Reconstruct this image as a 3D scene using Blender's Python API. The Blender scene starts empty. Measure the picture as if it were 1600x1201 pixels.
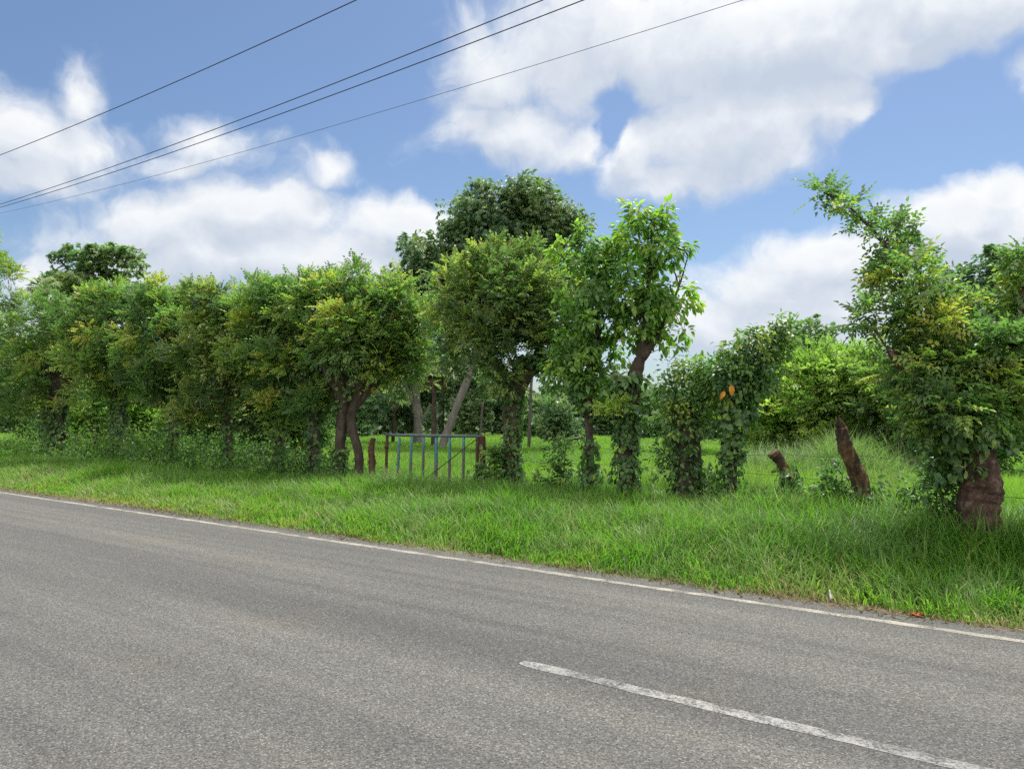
import bpy, math, random
import numpy as np
from mathutils import Vector, Matrix

rng = np.random.default_rng(11)
random.seed(5)
SC = bpy.context.scene
COL = SC.collection

# ------------------------------------------------------------------ camera
F, HC = 1209.0, 1.70
PITCH = math.atan((650 - 600.5) / F)
cam_d = bpy.data.cameras.new('camera')
cam = bpy.data.objects.new('camera', cam_d)
COL.objects.link(cam)
cam.location = (0, 0, HC)
cam.rotation_euler = (math.pi / 2 + PITCH, 0, 0)
cam_d.sensor_width = 36
cam_d.lens = F * 36 / 1600
cam_d.clip_start = 0.05
cam_d.clip_end = 3000
SC.camera = cam

def ray(px, py):
    cx = (px - 800) / F
    cy = (600.5 - py) / F
    Y = math.cos(PITCH) - math.sin(PITCH) * cy
    Z = math.sin(PITCH) + math.cos(PITCH) * cy
    return cx / Y, Z / Y

def at(px, py, Y):
    """world point seen in direction (px, py) that stands Y metres ahead"""
    u, w = ray(px, py)
    return np.array([u * Y, Y, HC + w * Y])

# road frame: s runs along the road (to the far left), t across it
ANG = math.radians(53.2)
D = np.array([-math.sin(ANG), math.cos(ANG)])
N = np.array([math.cos(ANG), math.sin(ANG)])
def st(s, t, z=0.0):
    p = D * s + N * t
    return np.array([p[0], p[1], z])
def dep(px, t):
    """distance ahead at which direction px meets the line at t"""
    u = (px - 800) / F
    return t / (N[0] * u + N[1])

# ------------------------------------------------------------------ noise
_lat = rng.random((256, 256))
def vnoise(x, y):
    x = np.asarray(x, float); y = np.asarray(y, float)
    xi = np.floor(x).astype(int); yi = np.floor(y).astype(int)
    fx = x - xi; fy = y - yi
    fx = fx * fx * (3 - 2 * fx); fy = fy * fy * (3 - 2 * fy)
    g = lambda a, b: _lat[a & 255, b & 255]
    return (g(xi, yi) * (1 - fx) + g(xi + 1, yi) * fx) * (1 - fy) + (g(xi, yi + 1) * (1 - fx) + g(xi + 1, yi + 1) * fx) * fy

# ------------------------------------------------------------------ materials
def newmat(name):
    m = bpy.data.materials.new(name)
    m.use_nodes = True
    nt = m.node_tree
    for n in list(nt.nodes):
        nt.nodes.remove(n)
    out = nt.nodes.new('ShaderNodeOutputMaterial')
    return m, nt, out

class NB:
    """small node builder"""
    def __init__(s, nt): s.nt = nt
    def n(s, typ, **kw):
        o = s.nt.nodes.new(typ)
        for k, v in kw.items(): setattr(o, k, v)
        return o
    def put(s, sock, v):
        if isinstance(v, bpy.types.NodeSocket): s.nt.links.new(v, sock)
        else: sock.default_value = v
    def math(s, op, a, b=0.0, c=0.0, clamp=False):
        o = s.n('ShaderNodeMath', operation=op, use_clamp=clamp)
        s.put(o.inputs[0], a); s.put(o.inputs[1], b); s.put(o.inputs[2], c)
        return o.outputs[0]
    def vmath(s, op, a, b=(0, 0, 0)):
        o = s.n('ShaderNodeVectorMath', operation=op)
        s.put(o.inputs[0], a); s.put(o.inputs[1], b)
        return o.outputs['Value'] if op in ('LENGTH', 'DOT_PRODUCT') else o.outputs[0]
    def noise(s, vec, scale, detail=4, rough=0.55, dist=0.0):
        o = s.n('ShaderNodeTexNoise')
        s.put(o.inputs['Vector'], vec)
        o.inputs['Scale'].default_value = scale; o.inputs['Detail'].default_value = detail
        o.inputs['Roughness'].default_value = rough; o.inputs['Distortion'].default_value = dist
        return o.outputs['Fac']
    def ramp(s, fac, stops, interp='LINEAR'):
        o = s.n('ShaderNodeValToRGB')
        cr = o.color_ramp; cr.interpolation = interp
        while len(cr.elements) < len(stops): cr.elements.new(0.5)
        for e, (p, c) in zip(cr.elements, stops):
            e.position = p
            e.color = (c, c, c, 1) if isinstance(c, (int, float)) else (*c, 1)
        s.put(o.inputs[0], fac)
        return o.outputs[0]
    def mix(s, fac, a, b, mode='MIX'):
        o = s.n('ShaderNodeMix', data_type='RGBA', blend_type=mode)
        s.put(o.inputs[0], fac)
        for sock, v in ((o.inputs[6], a), (o.inputs[7], b)):
            if isinstance(v, tuple) and len(v) == 3: v = (*v, 1)
            s.put(sock, v)
        return o.outputs[2]
    def smooth(s, v, lo, hi, a=0.0, b=1.0):
        o = s.n('ShaderNodeMapRange', interpolation_type='SMOOTHSTEP')
        s.put(o.inputs[0], v)
        for i, x in enumerate((lo, hi, a, b)): o.inputs[i + 1].default_value = x
        return o.outputs[0]

def leaf_mat(name, stops, trans=0.35, rough=0.45, spec=0.35, tcol=(1.2, 1.75, 0.8), kr=1.48, kg=1.36, kb=1.85):
    """leaf blade: tint picks its colour, light passes through it"""
    stops = [(p_, (c_[0] * kr, c_[1] * kg, c_[2] * kb)) for p_, c_ in stops]
    m, nt, out = newmat(name); b = NB(nt)
    a = b.n('ShaderNodeAttribute', attribute_name='tint')
    col = b.ramp(a.outputs['Fac'], stops)
    p = b.n('ShaderNodeBsdfPrincipled')
    b.put(p.inputs['Base Color'], col)
    p.inputs['Roughness'].default_value = rough
    p.inputs['Specular IOR Level'].default_value = spec
    t = b.n('ShaderNodeBsdfTranslucent')
    b.put(t.inputs[0], b.mix(1.0, col, tcol, 'MULTIPLY'))
    mx = b.n('ShaderNodeMixShader')
    mx.inputs[0].default_value = trans
    nt.links.new(p.outputs[0], mx.inputs[1]); nt.links.new(t.outputs[0], mx.inputs[2])
    nt.links.new(mx.outputs[0], out.inputs[0])
    return m

M = {}
M['hedge'] = leaf_mat('hedge_leaf', [(0, (.050, .095, .036)), (.45, (.085, .155, .042)), (.75, (.150, .225, .044)), (1, (.27, .28, .05))], .5, kr=1.68, kg=1.38, kb=1.8)
M['olive'] = leaf_mat('olive_leaf', [(0, (.055, .088, .036)), (.45, (.100, .150, .042)), (.75, (.190, .215, .046)), (1, (.25, .25, .06))], .5)
M['bright'] = leaf_mat('bright_leaf', [(0, (.095, .16, .038)), (.5, (.180, .260, .048)), (1, (.33, .36, .065))], .5)
M['broad'] = leaf_mat('broad_leaf', [(0, (.045, .100, .038)), (.45, (.085, .170, .046)), (.8, (.16, .255, .05)), (1, (.26, .33, .055))], .48, .42, .32, kr=1.58, kb=1.35)
M['vine'] = leaf_mat('vine_leaf', [(0, (.036, .080, .034)), (.5, (.068, .140, .042)), (.9, (.15, .225, .05)), (1, (.24, .28, .05))], .42, .42, .45, kr=1.58, kb=1.35)
M['bluish'] = leaf_mat('bluish_leaf', [(0, (.042, .082, .038)), (.5, (.072, .124, .050)), (1, (.14, .18, .06))], .45, .45, .30, (1.3, 1.7, .8), kr=1.75, kg=1.62, kb=1.95)
M['far'] = leaf_mat('far_leaf', [(0, (.055, .100, .042)), (.5, (.100, .165, .058)), (1, (.19, .24, .08))], .42)
M['palm'] = leaf_mat('palm_leaf', [(0, (.09, .14, .06)), (.6, (.17, .21, .08)), (1, (.32, .29, .13))], .4)
M['dead'] = leaf_mat('dead_leaf', [(0, (.10, .065, .04)), (.6, (.22, .15, .08)), (1, (.36, .25, .13))], .25, .8, .1, (1.2, 1.1, .9), kr=.62, kg=.62, kb=.7)
M['grass'] = leaf_mat('grass_blade', [(0, (.085, .160, .034)), (.45, (.150, .260, .046)), (.72, (.220, .310, .060)), (.88, (.30, .29, .10)), (1, (.36, .27, .14))], .45, .5, .35, kr=.86, kg=.93, kb=.80)
M['meadow'] = leaf_mat('meadow_blade', [(0, (.110, .190, .036)), (.5, (.180, .285, .045)), (1, (.30, .34, .08))], .48, .55, .25, kr=.86, kg=.93, kb=.80)
M['reed'] = leaf_mat('reed_blade', [(0, (.08, .15, .04)), (.5, (.18, .26, .07)), (1, (.38, .39, .19))], .4, .45, .4, kr=0.75, kg=0.8, kb=0.9)
M['weed'] = leaf_mat('weed_leaf', [(0, (.040, .090, .032)), (.5, (.080, .155, .042)), (1, (.17, .24, .05))], .44, .45, .35, kr=1.35, kg=1.2, kb=1.1)

def bark_mat(name, stops, scale=9.0, stretch=(1, 1, .3), bump=.8, rough=.9, dark=.60):
    m, nt, out = newmat(name); b = NB(nt)
    tc = b.n('ShaderNodeTexCoord')
    v = b.vmath('MULTIPLY', tc.outputs['Object'], stretch)
    n1 = b.noise(v, scale, 8, .65, .4)
    n2 = b.noise(tc.outputs['Object'], scale * .45, 5, .6)
    n3 = b.noise(tc.outputs['Object'], scale * 7, 4, .7)
    f = b.math('ADD', b.math('MULTIPLY', n1, .6), b.math('ADD', b.math('MULTIPLY', n2, .3), b.math('MULTIPLY', n3, .1)))
    stops = [(q_, tuple(x * dark for x in c_)) for q_, c_ in stops]
    col = b.ramp(f, stops)
    p = b.n('ShaderNodeBsdfPrincipled')
    b.put(p.inputs['Base Color'], col)
    p.inputs['Roughness'].default_value = rough
    p.inputs['Specular IOR Level'].default_value = .2
    bp = b.n('ShaderNodeBump')
    bp.inputs['Strength'].default_value = bump; bp.inputs['Distance'].default_value = .045
    nt.links.new(f, bp.inputs['Height']); nt.links.new(bp.outputs[0], p.inputs['Normal'])
    nt.links.new(p.outputs[0], out.inputs[0])
    return m
M['bark'] = bark_mat('dark_bark', [(.25, (.030, .022, .017)), (.48, (.085, .062, .046)), (.62, (.16, .125, .095)), (.8, (.26, .22, .18))])
M['bark_pale'] = bark_mat('pale_bark', [(.25, (.09, .075, .06)), (.5, (.20, .175, .15)), (.75, (.36, .33, .29))], 6, dark=.72)
M['bark_red'] = bark_mat('reddish_bark', [(.3, (.035, .022, .018)), (.46, (.10, .058, .042)), (.57, (.20, .12, .09)), (.66, (.46, .38, .34))], 17, (1, 1, .7), 1.0, .9, .55)
M['post'] = bark_mat('weathered_post_wood', [(.25, (.04, .022, .015)), (.5, (.13, .07, .042)), (.72, (.25, .16, .10))], 14, (1, 1, .12))
M['postred'] = bark_mat('red_brown_wood', [(.25, (.06, .028, .020)), (.5, (.17, .080, .052)), (.72, (.28, .17, .12))], 14, (1, 1, .12))
M['stump'] = bark_mat('rotten_wood', [(.30, (.022, .017, .013)), (.46, (.07, .05, .036)), (.56, (.24, .13, .06)), (.66, (.42, .36, .30))], 11, (1, 1, .35), 1.0, .9, .62)
M['cutwood'] = bark_mat('pale_cut_wood', [(.3, (.16, .11, .07)), (.5, (.30, .22, .15)), (.7, (.42, .34, .25))], 22, (1, 1, 1), .3, dark=.8)
M['polewood'] = bark_mat('grey_pole_wood', [(.3, (.09, .075, .06)), (.7, (.24, .21, .18))], 10, (1, 1, .1))

# worn teal paint over rust
m, nt, out = newmat('worn_teal_paint'); b = NB(nt)
tc = b.n('ShaderNodeTexCoord')
n1 = b.noise(b.vmath('MULTIPLY', tc.outputs['Object'], (1, 1, .35)), 13, 7, .65)
n2 = b.noise(tc.outputs['Object'], 60, 4, .6)
sp = b.n('ShaderNodeSeparateXYZ'); nt.links.new(tc.outputs['Object'], sp.inputs[0])
f = b.math('ADD', b.math('ADD', n1, b.math('MULTIPLY', n2, .25)), b.math('MULTIPLY', sp.outputs[2], -.34))
mask = b.smooth(f, .31, .47)
rust = b.ramp(n2, [(.3, (.035, .027, .022)), (.5, (.085, .070, .055)), (.7, (.20, .18, .15))])
paint = b.ramp(n1, [(.3, (.028, .10, .12)), (.6, (.055, .16, .185)), (.8, (.17, .25, .25))])
p = b.n('ShaderNodeBsdfPrincipled'); b.put(p.inputs['Base Color'], b.mix(mask, paint, rust))
b.put(p.inputs['Roughness'], b.math('ADD', b.math('MULTIPLY', mask, .35), .45))
bp = b.n('ShaderNodeBump'); bp.inputs['Strength'].default_value = .4; bp.inputs['Distance'].default_value = .004
nt.links.new(f, bp.inputs['Height']); nt.links.new(bp.outputs[0], p.inputs['Normal'])
nt.links.new(p.outputs[0], out.inputs[0]); M['teal'] = m
M['rail'] = bark_mat('scuffed_grey_teal_rail', [(.3, (.07, .05, .04)), (.48, (.11, .15, .15)), (.62, (.20, .25, .25)), (.8, (.34, .36, .35))], 12, (.3, .3, 1), .2, .6)
M['rust'] = bark_mat('rusty_iron', [(.3, (.04, .022, .014)), (.5, (.11, .060, .036)), (.75, (.20, .14, .10))], 16, (1, 1, .4), .3, .75)

def plain(name, col, rough=.6, metal=0.0, spec=.4, var=.25, scale=20):
    m, nt, out = newmat(name); b = NB(nt)
    tc = b.n('ShaderNodeTexCoord')
    n = b.noise(tc.outputs['Object'], scale, 5, .6)
    c0 = tuple(c * (1 - var) for c in col); c1 = tuple(min(1, c * (1 + var)) for c in col)
    p = b.n('ShaderNodeBsdfPrincipled')
    b.put(p.inputs['Base Color'], b.ramp(n, [(.3, c0), (.7, c1)]))
    p.inputs['Roughness'].default_value = rough; p.inputs['Metallic'].default_value = metal
    p.inputs['Specular IOR Level'].default_value = spec
    nt.links.new(p.outputs[0], out.inputs[0])
    return m
M['cable'] = plain('dark_cable_sheath', (.022, .024, .030), .5)
M['cable_thin'] = plain('grey_wire', (.10, .11, .13), .5)
M['wire'] = plain('old_fence_wire', (.09, .075, .065), .6, .4)
M['paper'] = plain('white_plastic', (.78, .77, .74), .5)
M['fallen'] = plain('orange_dry_leaf', (.30, .085, .025), .8, 0, .15, .45, 40)

def road_colour(b, v):
    """aggregate, wheel paths, pale bleached patches"""
    sp = b.n('ShaderNodeSeparateXYZ'); b.nt.links.new(v, sp.inputs[0])
    warp = b.vmath('MULTIPLY', v, (.16, 1.0, 1))
    streak = b.noise(b.vmath('MULTIPLY', v, (.10, 1.9, 1)), 1.0, 6, .62, .3)
    patch = b.noise(warp, .55, 5, .6, .5)
    grit = b.noise(v, 110, 2, .7)
    grit2 = b.noise(v, 48, 3, .75)
    vo = b.n('ShaderNodeTexVoronoi'); b.put(vo.inputs['Vector'], v); vo.inputs['Scale'].default_value = 105
    sepc = b.n('ShaderNodeSeparateColor'); b.nt.links.new(vo.outputs['Color'], sepc.inputs[0])
    stones = b.ramp(sepc.outputs[0], [(0, .30), (.20, .62), (.55, 1.0), (.84, 1.22), (.94, 1.7), (1, 2.3)])
    base = b.ramp(b.math('ADD', b.math('MULTIPLY', streak, .55), b.math('MULTIPLY', patch, .45)),
                  [(.30, (.080, .079, .073)), (.47, (.104, .102, .094)), (.56, (.118, .115, .105)), (.70, (.150, .146, .132))])
    bands = b.noise(b.vmath('MULTIPLY', v, (.025, .85, 1)), 1.4, 3, .5, .2)
    base = b.mix(1.0, base, b.ramp(bands, [(.32, (.84, .845, .86)), (.5, (1, 1, 1)), (.66, (1.16, 1.15, 1.12))]), 'MULTIPLY')
    g = b.ramp(b.math('ADD', b.math('MULTIPLY', grit, .5), b.math('MULTIPLY', grit2, .5)), [(.30, .22), (.42, .72), (.55, 1.08), (.66, 1.7)])
    c = b.mix(.8, base, stones, 'MULTIPLY')
    c = b.mix(.85, c, g, 'MULTIPLY')
    warm = b.noise(v, .8, 4, .6)
    c = b.mix(b.smooth(warm, .5, .72, 0, .25), c, b.mix(1.0, c, (1.16, 1.02, .84), 'MULTIPLY'))
    scuff = b.smooth(b.noise(b.vmath('MULTIPLY', v, (.45, 1.6, 1)), 1.3, 5, .7), .66, .76, 0, .55)
    c = b.mix(scuff, c, b.mix(1.0, c, (1.5, 1.48, 1.44), 'MULTIPLY'))
    h = b.math('ADD', b.math('MULTIPLY', vo.outputs['Distance'], -.5), b.math('MULTIPLY', grit2, .9))
    return c, h, streak

def finish(b, nt, out, c, h, rough=.85, dist=.012, st_=.8):
    p = b.n('ShaderNodeBsdfPrincipled'); b.put(p.inputs['Base Color'], c)
    p.inputs['Roughness'].default_value = rough; p.inputs['Specular IOR Level'].default_value = .3
    bp = b.n('ShaderNodeBump'); bp.inputs['Strength'].default_value = st_; bp.inputs['Distance'].default_value = dist
    nt.links.new(h, bp.inputs['Height']); nt.links.new(bp.outputs[0], p.inputs['Normal'])
    nt.links.new(p.outputs[0], out.inputs[0])

m, nt, out = newmat('worn_asphalt'); b = NB(nt)
v = b.n('ShaderNodeTexCoord').outputs['Object']
c, h, streak = road_colour(b, v); finish(b, nt, out, c, h); M['asphalt'] = m

def paint_mat(name, col, lo, hi):
    m, nt, out = newmat(name); b = NB(nt)
    v = b.n('ShaderNodeTexCoord').outputs['Object']
    c, h, streak = road_colour(b, v)
    w = b.math('ADD', b.math('MULTIPLY', b.noise(v, 42, 4, .75), .5), b.math('ADD', b.math('MULTIPLY', b.noise(v, 5, 4, .6), .38), b.math('MULTIPLY', b.noise(v, .9, 3, .6), .12)))
    sp = b.n('ShaderNodeSeparateXYZ'); nt.links.new(v, sp.inputs[0])
    k = b.smooth(w, lo, hi)
    dirt = b.mix(b.smooth(b.noise(v, 2.2, 4, .6), .4, .7), col, tuple(x * .72 for x in col))
    finish(b, nt, out, b.mix(k, b.mix(.6, dirt, b.ramp(b.noise(v, 90, 3, .75), [(.3, .45), (.5, 1.0), (.7, 1.25)]), 'MULTIPLY'), c), h); return m
M['paint'] = paint_mat('worn_white_paint', (.31, .305, .285), .44, .57)
M['paint_edge'] = paint_mat('worn_cream_paint', (.35, .325, .265), .465, .60)

m, nt, out = newmat('gravel_shoulder'); b = NB(nt)
v = b.n('ShaderNodeTexCoord').outputs['Object']
vo = b.n('ShaderNodeTexVoronoi'); b.put(vo.inputs['Vector'], v); vo.inputs['Scale'].default_value = 60
sc_ = b.n('ShaderNodeSeparateColor'); nt.links.new(vo.outputs['Color'], sc_.inputs[0])
c = b.mix(1.0, b.ramp(b.noise(v, 3, 6, .65), [(.3, (.085, .070, .052)), (.55, (.14, .12, .095)), (.75, (.20, .165, .12))]),
          b.ramp(sc_.outputs[0], [(0, .5), (.5, 1.0), (1, 1.7)]), 'MULTIPLY')
finish(b, nt, out, c, b.math('MULTIPLY', vo.outputs['Distance'], -1.0), .95, .012); M['gravel'] = m

m, nt, out = newmat('soil_and_low_green'); b = NB(nt)
v = b.n('ShaderNodeTexCoord').outputs['Object']
nn = b.math('ADD', b.math('MULTIPLY', b.noise(v, .35, 6, .6), .55), b.math('MULTIPLY', b.noise(v, 9, 6, .7), .45))
c = b.ramp(nn, [(.3, (.045, .060, .018)), (.5, (.070, .105, .020)), (.65, (.095, .125, .030)), (.8, (.12, .11, .055))])
finish(b, nt, out, c, nn, .95, .03); M['ground'] = m

# ------------------------------------------------------------------ mesh makers
def tag(o, label=None, cat=None, group=None, kind=None):
    if label: o['label'] = label
    if cat: o['category'] = cat
    if group: o['group'] = group
    if kind: o['kind'] = kind
    return o

def empty(name, loc, label, cat, group=None):
    o = bpy.data.objects.new(name, None)
    COL.objects.link(o)
    o.location = Vector([float(x) for x in loc]); o.empty_display_size = .2
    return tag(o, label, cat, group)

def link_mesh(name, V, Q, mat, parent=None, tint=None, smooth=False):
    """V (n,3) world vertices, Q (m,4) quads -> one mesh object"""
    V = np.asarray(V, np.float32).reshape(-1, 3); Q = np.asarray(Q, np.int32).reshape(-1, 4)
    if parent is not None:
        V = V - np.array(parent.location, np.float32)
    me = bpy.data.meshes.new(name)
    me.vertices.add(len(V)); me.vertices.foreach_set('co', V.ravel())
    me.loops.add(Q.size); me.loops.foreach_set('vertex_index', Q.ravel())
    me.polygons.add(len(Q)); me.polygons.foreach_set('loop_start', np.arange(0, Q.size, 4, dtype=np.int32))
    if smooth: me.polygons.foreach_set('use_smooth', np.ones(len(Q), bool))
    if tint is not None:
        a = me.attributes.new('tint', 'FLOAT', 'POINT')
        a.data.foreach_set('value', np.clip(np.asarray(tint, np.float32), 0, 1))
    me.update(calc_edges=True); me.validate()
    me.materials.append(mat)
    o = bpy.data.objects.new(name, me)
    COL.objects.link(o)
    if parent is not None: o.parent = parent
    return o

class Tubes:
    def __init__(s): s.V = []; s.Q = []; s.k = 0
    def add(s, pts, radii, sides=7, rough=0.0, cap=True, lobes=0.0, knob=.24):
        pts = np.asarray(pts, float); n = len(pts); radii = np.broadcast_to(np.asarray(radii, float), (n,))
        tang = np.gradient(pts, axis=0); tang /= np.linalg.norm(tang, axis=1)[:, None] + 1e-9
        ref = np.array([0, 1, 0]) if abs(tang[0][1]) < .8 else np.array([1, 0, 0])
        a = np.arange(sides) * 2 * math.pi / sides
        rings = []
        ph = random.random() * 6
        for i in range(n):
            x = np.cross(ref, tang[i]); x /= np.linalg.norm(x) + 1e-9
            y = np.cross(tang[i], x)
            r = radii[i] * (1 + (0 if sides < 9 else knob) * (vnoise(2.6 * np.cos(a) + ph * 9, 2.6 * np.sin(a) + i * .16) + .4 * vnoise(7 * np.cos(a) + 3, 7 * np.sin(a) + i * .35) - .70) + rough * (rng.random(sides) * 2 - 1) + lobes * np.sin(3 * a + ph + i * .25) + lobes * .6 * np.sin(5 * a + ph * 2 - i * .2))
            rings.append(pts[i] + (np.cos(a) * r)[:, None] * x + (np.sin(a) * r)[:, None] * y)
        if cap:
            rings = [np.repeat(pts[:1], sides, 0)] + rings + [np.repeat(pts[-1:], sides, 0)]
        V = np.concatenate(rings); m = len(rings)
        i0 = np.arange(m - 1)[:, None] * sides; j = np.arange(sides)[None]; j2 = (j + 1) % sides
        Q = np.stack([i0 + j, i0 + j2, i0 + sides + j2, i0 + sides + j], -1).reshape(-1, 4)
        s.V.append(V); s.Q.append(Q + s.k); s.k += len(V)
    def box(s, c, ex, ey, ez):
        """box at c with half-axis vectors"""
        c, ex, ey, ez = map(np.asarray, (c, ex, ey, ez))
        V = [c + a * ex + b_ * ey + d * ez for d in (-1, 1) for a, b_ in ((-1, -1), (1, -1), (1, 1), (-1, 1))]
        Q = np.array([[3, 2, 1, 0], [4, 5, 6, 7], [0, 1, 5, 4], [1, 2, 6, 5], [2, 3, 7, 6], [3, 0, 4, 7]])
        s.V.append(np.array(V)); s.Q.append(Q + s.k); s.k += 8
    def build(s, name, mat, parent=None, smooth=True):
        return link_mesh(name, np.concatenate(s.V), np.concatenate(s.Q), mat, parent, smooth=smooth)

def smooth_line(pts, n):
    """Catmull-Rom through pts"""
    pts = np.asarray(pts, float)
    P = np.vstack([2 * pts[0] - pts[1], pts, 2 * pts[-1] - pts[-2]])
    out = []
    for u in np.linspace(0, len(pts) - 1, n):
        i = min(int(u), len(pts) - 2); f = u - i
        p0, p1, p2, p3 = P[i:i + 4]
        out.append(.5 * (2 * p1 + (p2 - p0) * f + (2 * p0 - 5 * p1 + 4 * p2 - p3) * f * f + (3 * p1 - p0 - 3 * p2 + p3) * f ** 3))
    return np.array(out)

# ---- leaf templates: (k,3) vertices, 4 per quad
def leaflet(base, d, L, w, droop=.25, fold=.25):
    d = np.array(d, float); d /= np.linalg.norm(d)
    side = np.cross([0, 0, 1], d); side /= np.linalg.norm(side) + 1e-9
    b_ = np.array(base, float)
    mid = b_ + d * L * .48 + np.array([0, 0, w * fold])
    tip = b_ + d * L + np.array([0, 0, -L * droop])
    return [b_, mid - side * w * .5, tip, mid + side * w * .5]
def pinnate(n=3, L=.085, w=.050, rach=.21):
    V = []
    for i in range(n):
        x = rach * (.25 + .75 * i / n)
        for sgn in (-1, 1):
            V += leaflet((x, 0, -.25 * x * x / rach), (.55, sgn, -.15), L * (.8 + .3 * math.sin(i + 1)), w)
    V += leaflet((rach, 0, -.25 * rach), (1, 0, -.2), L, w)
    return np.array(V)
def broad(L=.17, w=.095, droop=.45):
    """one large leaf folded along its midrib"""
    V = []
    P = lambda x, y: np.array([L * x, w * y, w * .30 * abs(y) - L * droop * x * x])
    for g in (-1, 1):
        V += [P(0, 0), P(.22, .43 * g), P(.58, .48 * g), P(.58, 0), P(.58, 0), P(.58, .48 * g), P(.84, .27 * g), P(1, 0)]
    return np.array(V)
def spray(k=5, L=.2, w=.08, ang=1.0, droop=.3):
    V = []
    for i in range(k):
        a = (i / (k - 1) - .5) * 2 * ang
        V += leaflet((.02 * i, 0, .01 * i), (math.cos(a), math.sin(a), .1 * math.sin(i * 2.1)), L * (1 - .25 * abs(math.sin(a))), w, droop)
    return np.array(V)
T = {
    'pinnate': pinnate(),
    'pinnate_big': pinnate(3, .115, .060, .30),
    'broad': broad(),
    'broad_long': broad(.21, .105, .5),
    'heart': broad(.085, .078, .45),
    'small': broad(.06, .034, .3),
    'droop': spray(5, .26, .085, 1.0, .55),
    'tuft': spray(5, .30, .13, 1.3, .3),
    'feather': np.concatenate([pinnate(5, .14, .05, .5)]),
}

def unit(v): return v / (np.linalg.norm(v, axis=-1, keepdims=True) + 1e-9)

class Leaves:
    def __init__(s): s.V = []; s.Q = []; s.T = []; s.k = 0
    def inst(s, tm, pos, fwd, up, scale, tint):
        t = T[tm]; n = len(pos); k = len(t)
        f = unit(fwd); u = unit(up - (up * f).sum(1, keepdims=True) * f); sd = np.cross(u, f)
        sc = np.broadcast_to(scale, (n,))[:, None, None]
        V = pos[:, None] + sc * (t[None, :, 0:1] * f[:, None] + t[None, :, 1:2] * sd[:, None] + t[None, :, 2:3] * u[:, None])
        s.V.append(V.reshape(-1, 3)); s.Q.append(np.arange(n * k).reshape(-1, 4) + s.k); s.k += n * k
        # neighbouring leaflets differ a little
        tt = np.repeat(np.asarray(tint)[:, None], k // 4, 1) + rng.normal(0, .06, (n, k // 4))
        s.T.append(np.repeat(tt, 4, 1).ravel())
    def count(s): return s.k // 4
    def build(s, name, mat, parent=None):
        return link_mesh(name, np.concatenate(s.V), np.concatenate(s.Q), mat, parent, np.concatenate(s.T))

def in_ball(n, power=.45):
    d = unit(rng.normal(size=(n, 3)))
    return d * (rng.random(n) ** power)[:, None]

def pick_clumps(ells, nsub, power=.42):
    """sub-clump centres spread over a union of ellipsoids (c, r)"""
    vol = np.array([np.prod(r) ** .75 for c, r in ells]); vol /= vol.sum()
    C = []; R = []; O = []
    for (c, r), w in zip(ells, vol):
        n = max(2, int(round(nsub * w)))
        p = in_ball(n, power) * r
        C.append(c + p); R.append(np.full(n, np.mean(r))); O.append(np.repeat(np.asarray(c)[None], n, 0))
    return np.concatenate(C), np.concatenate(R), np.concatenate(O)

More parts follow.
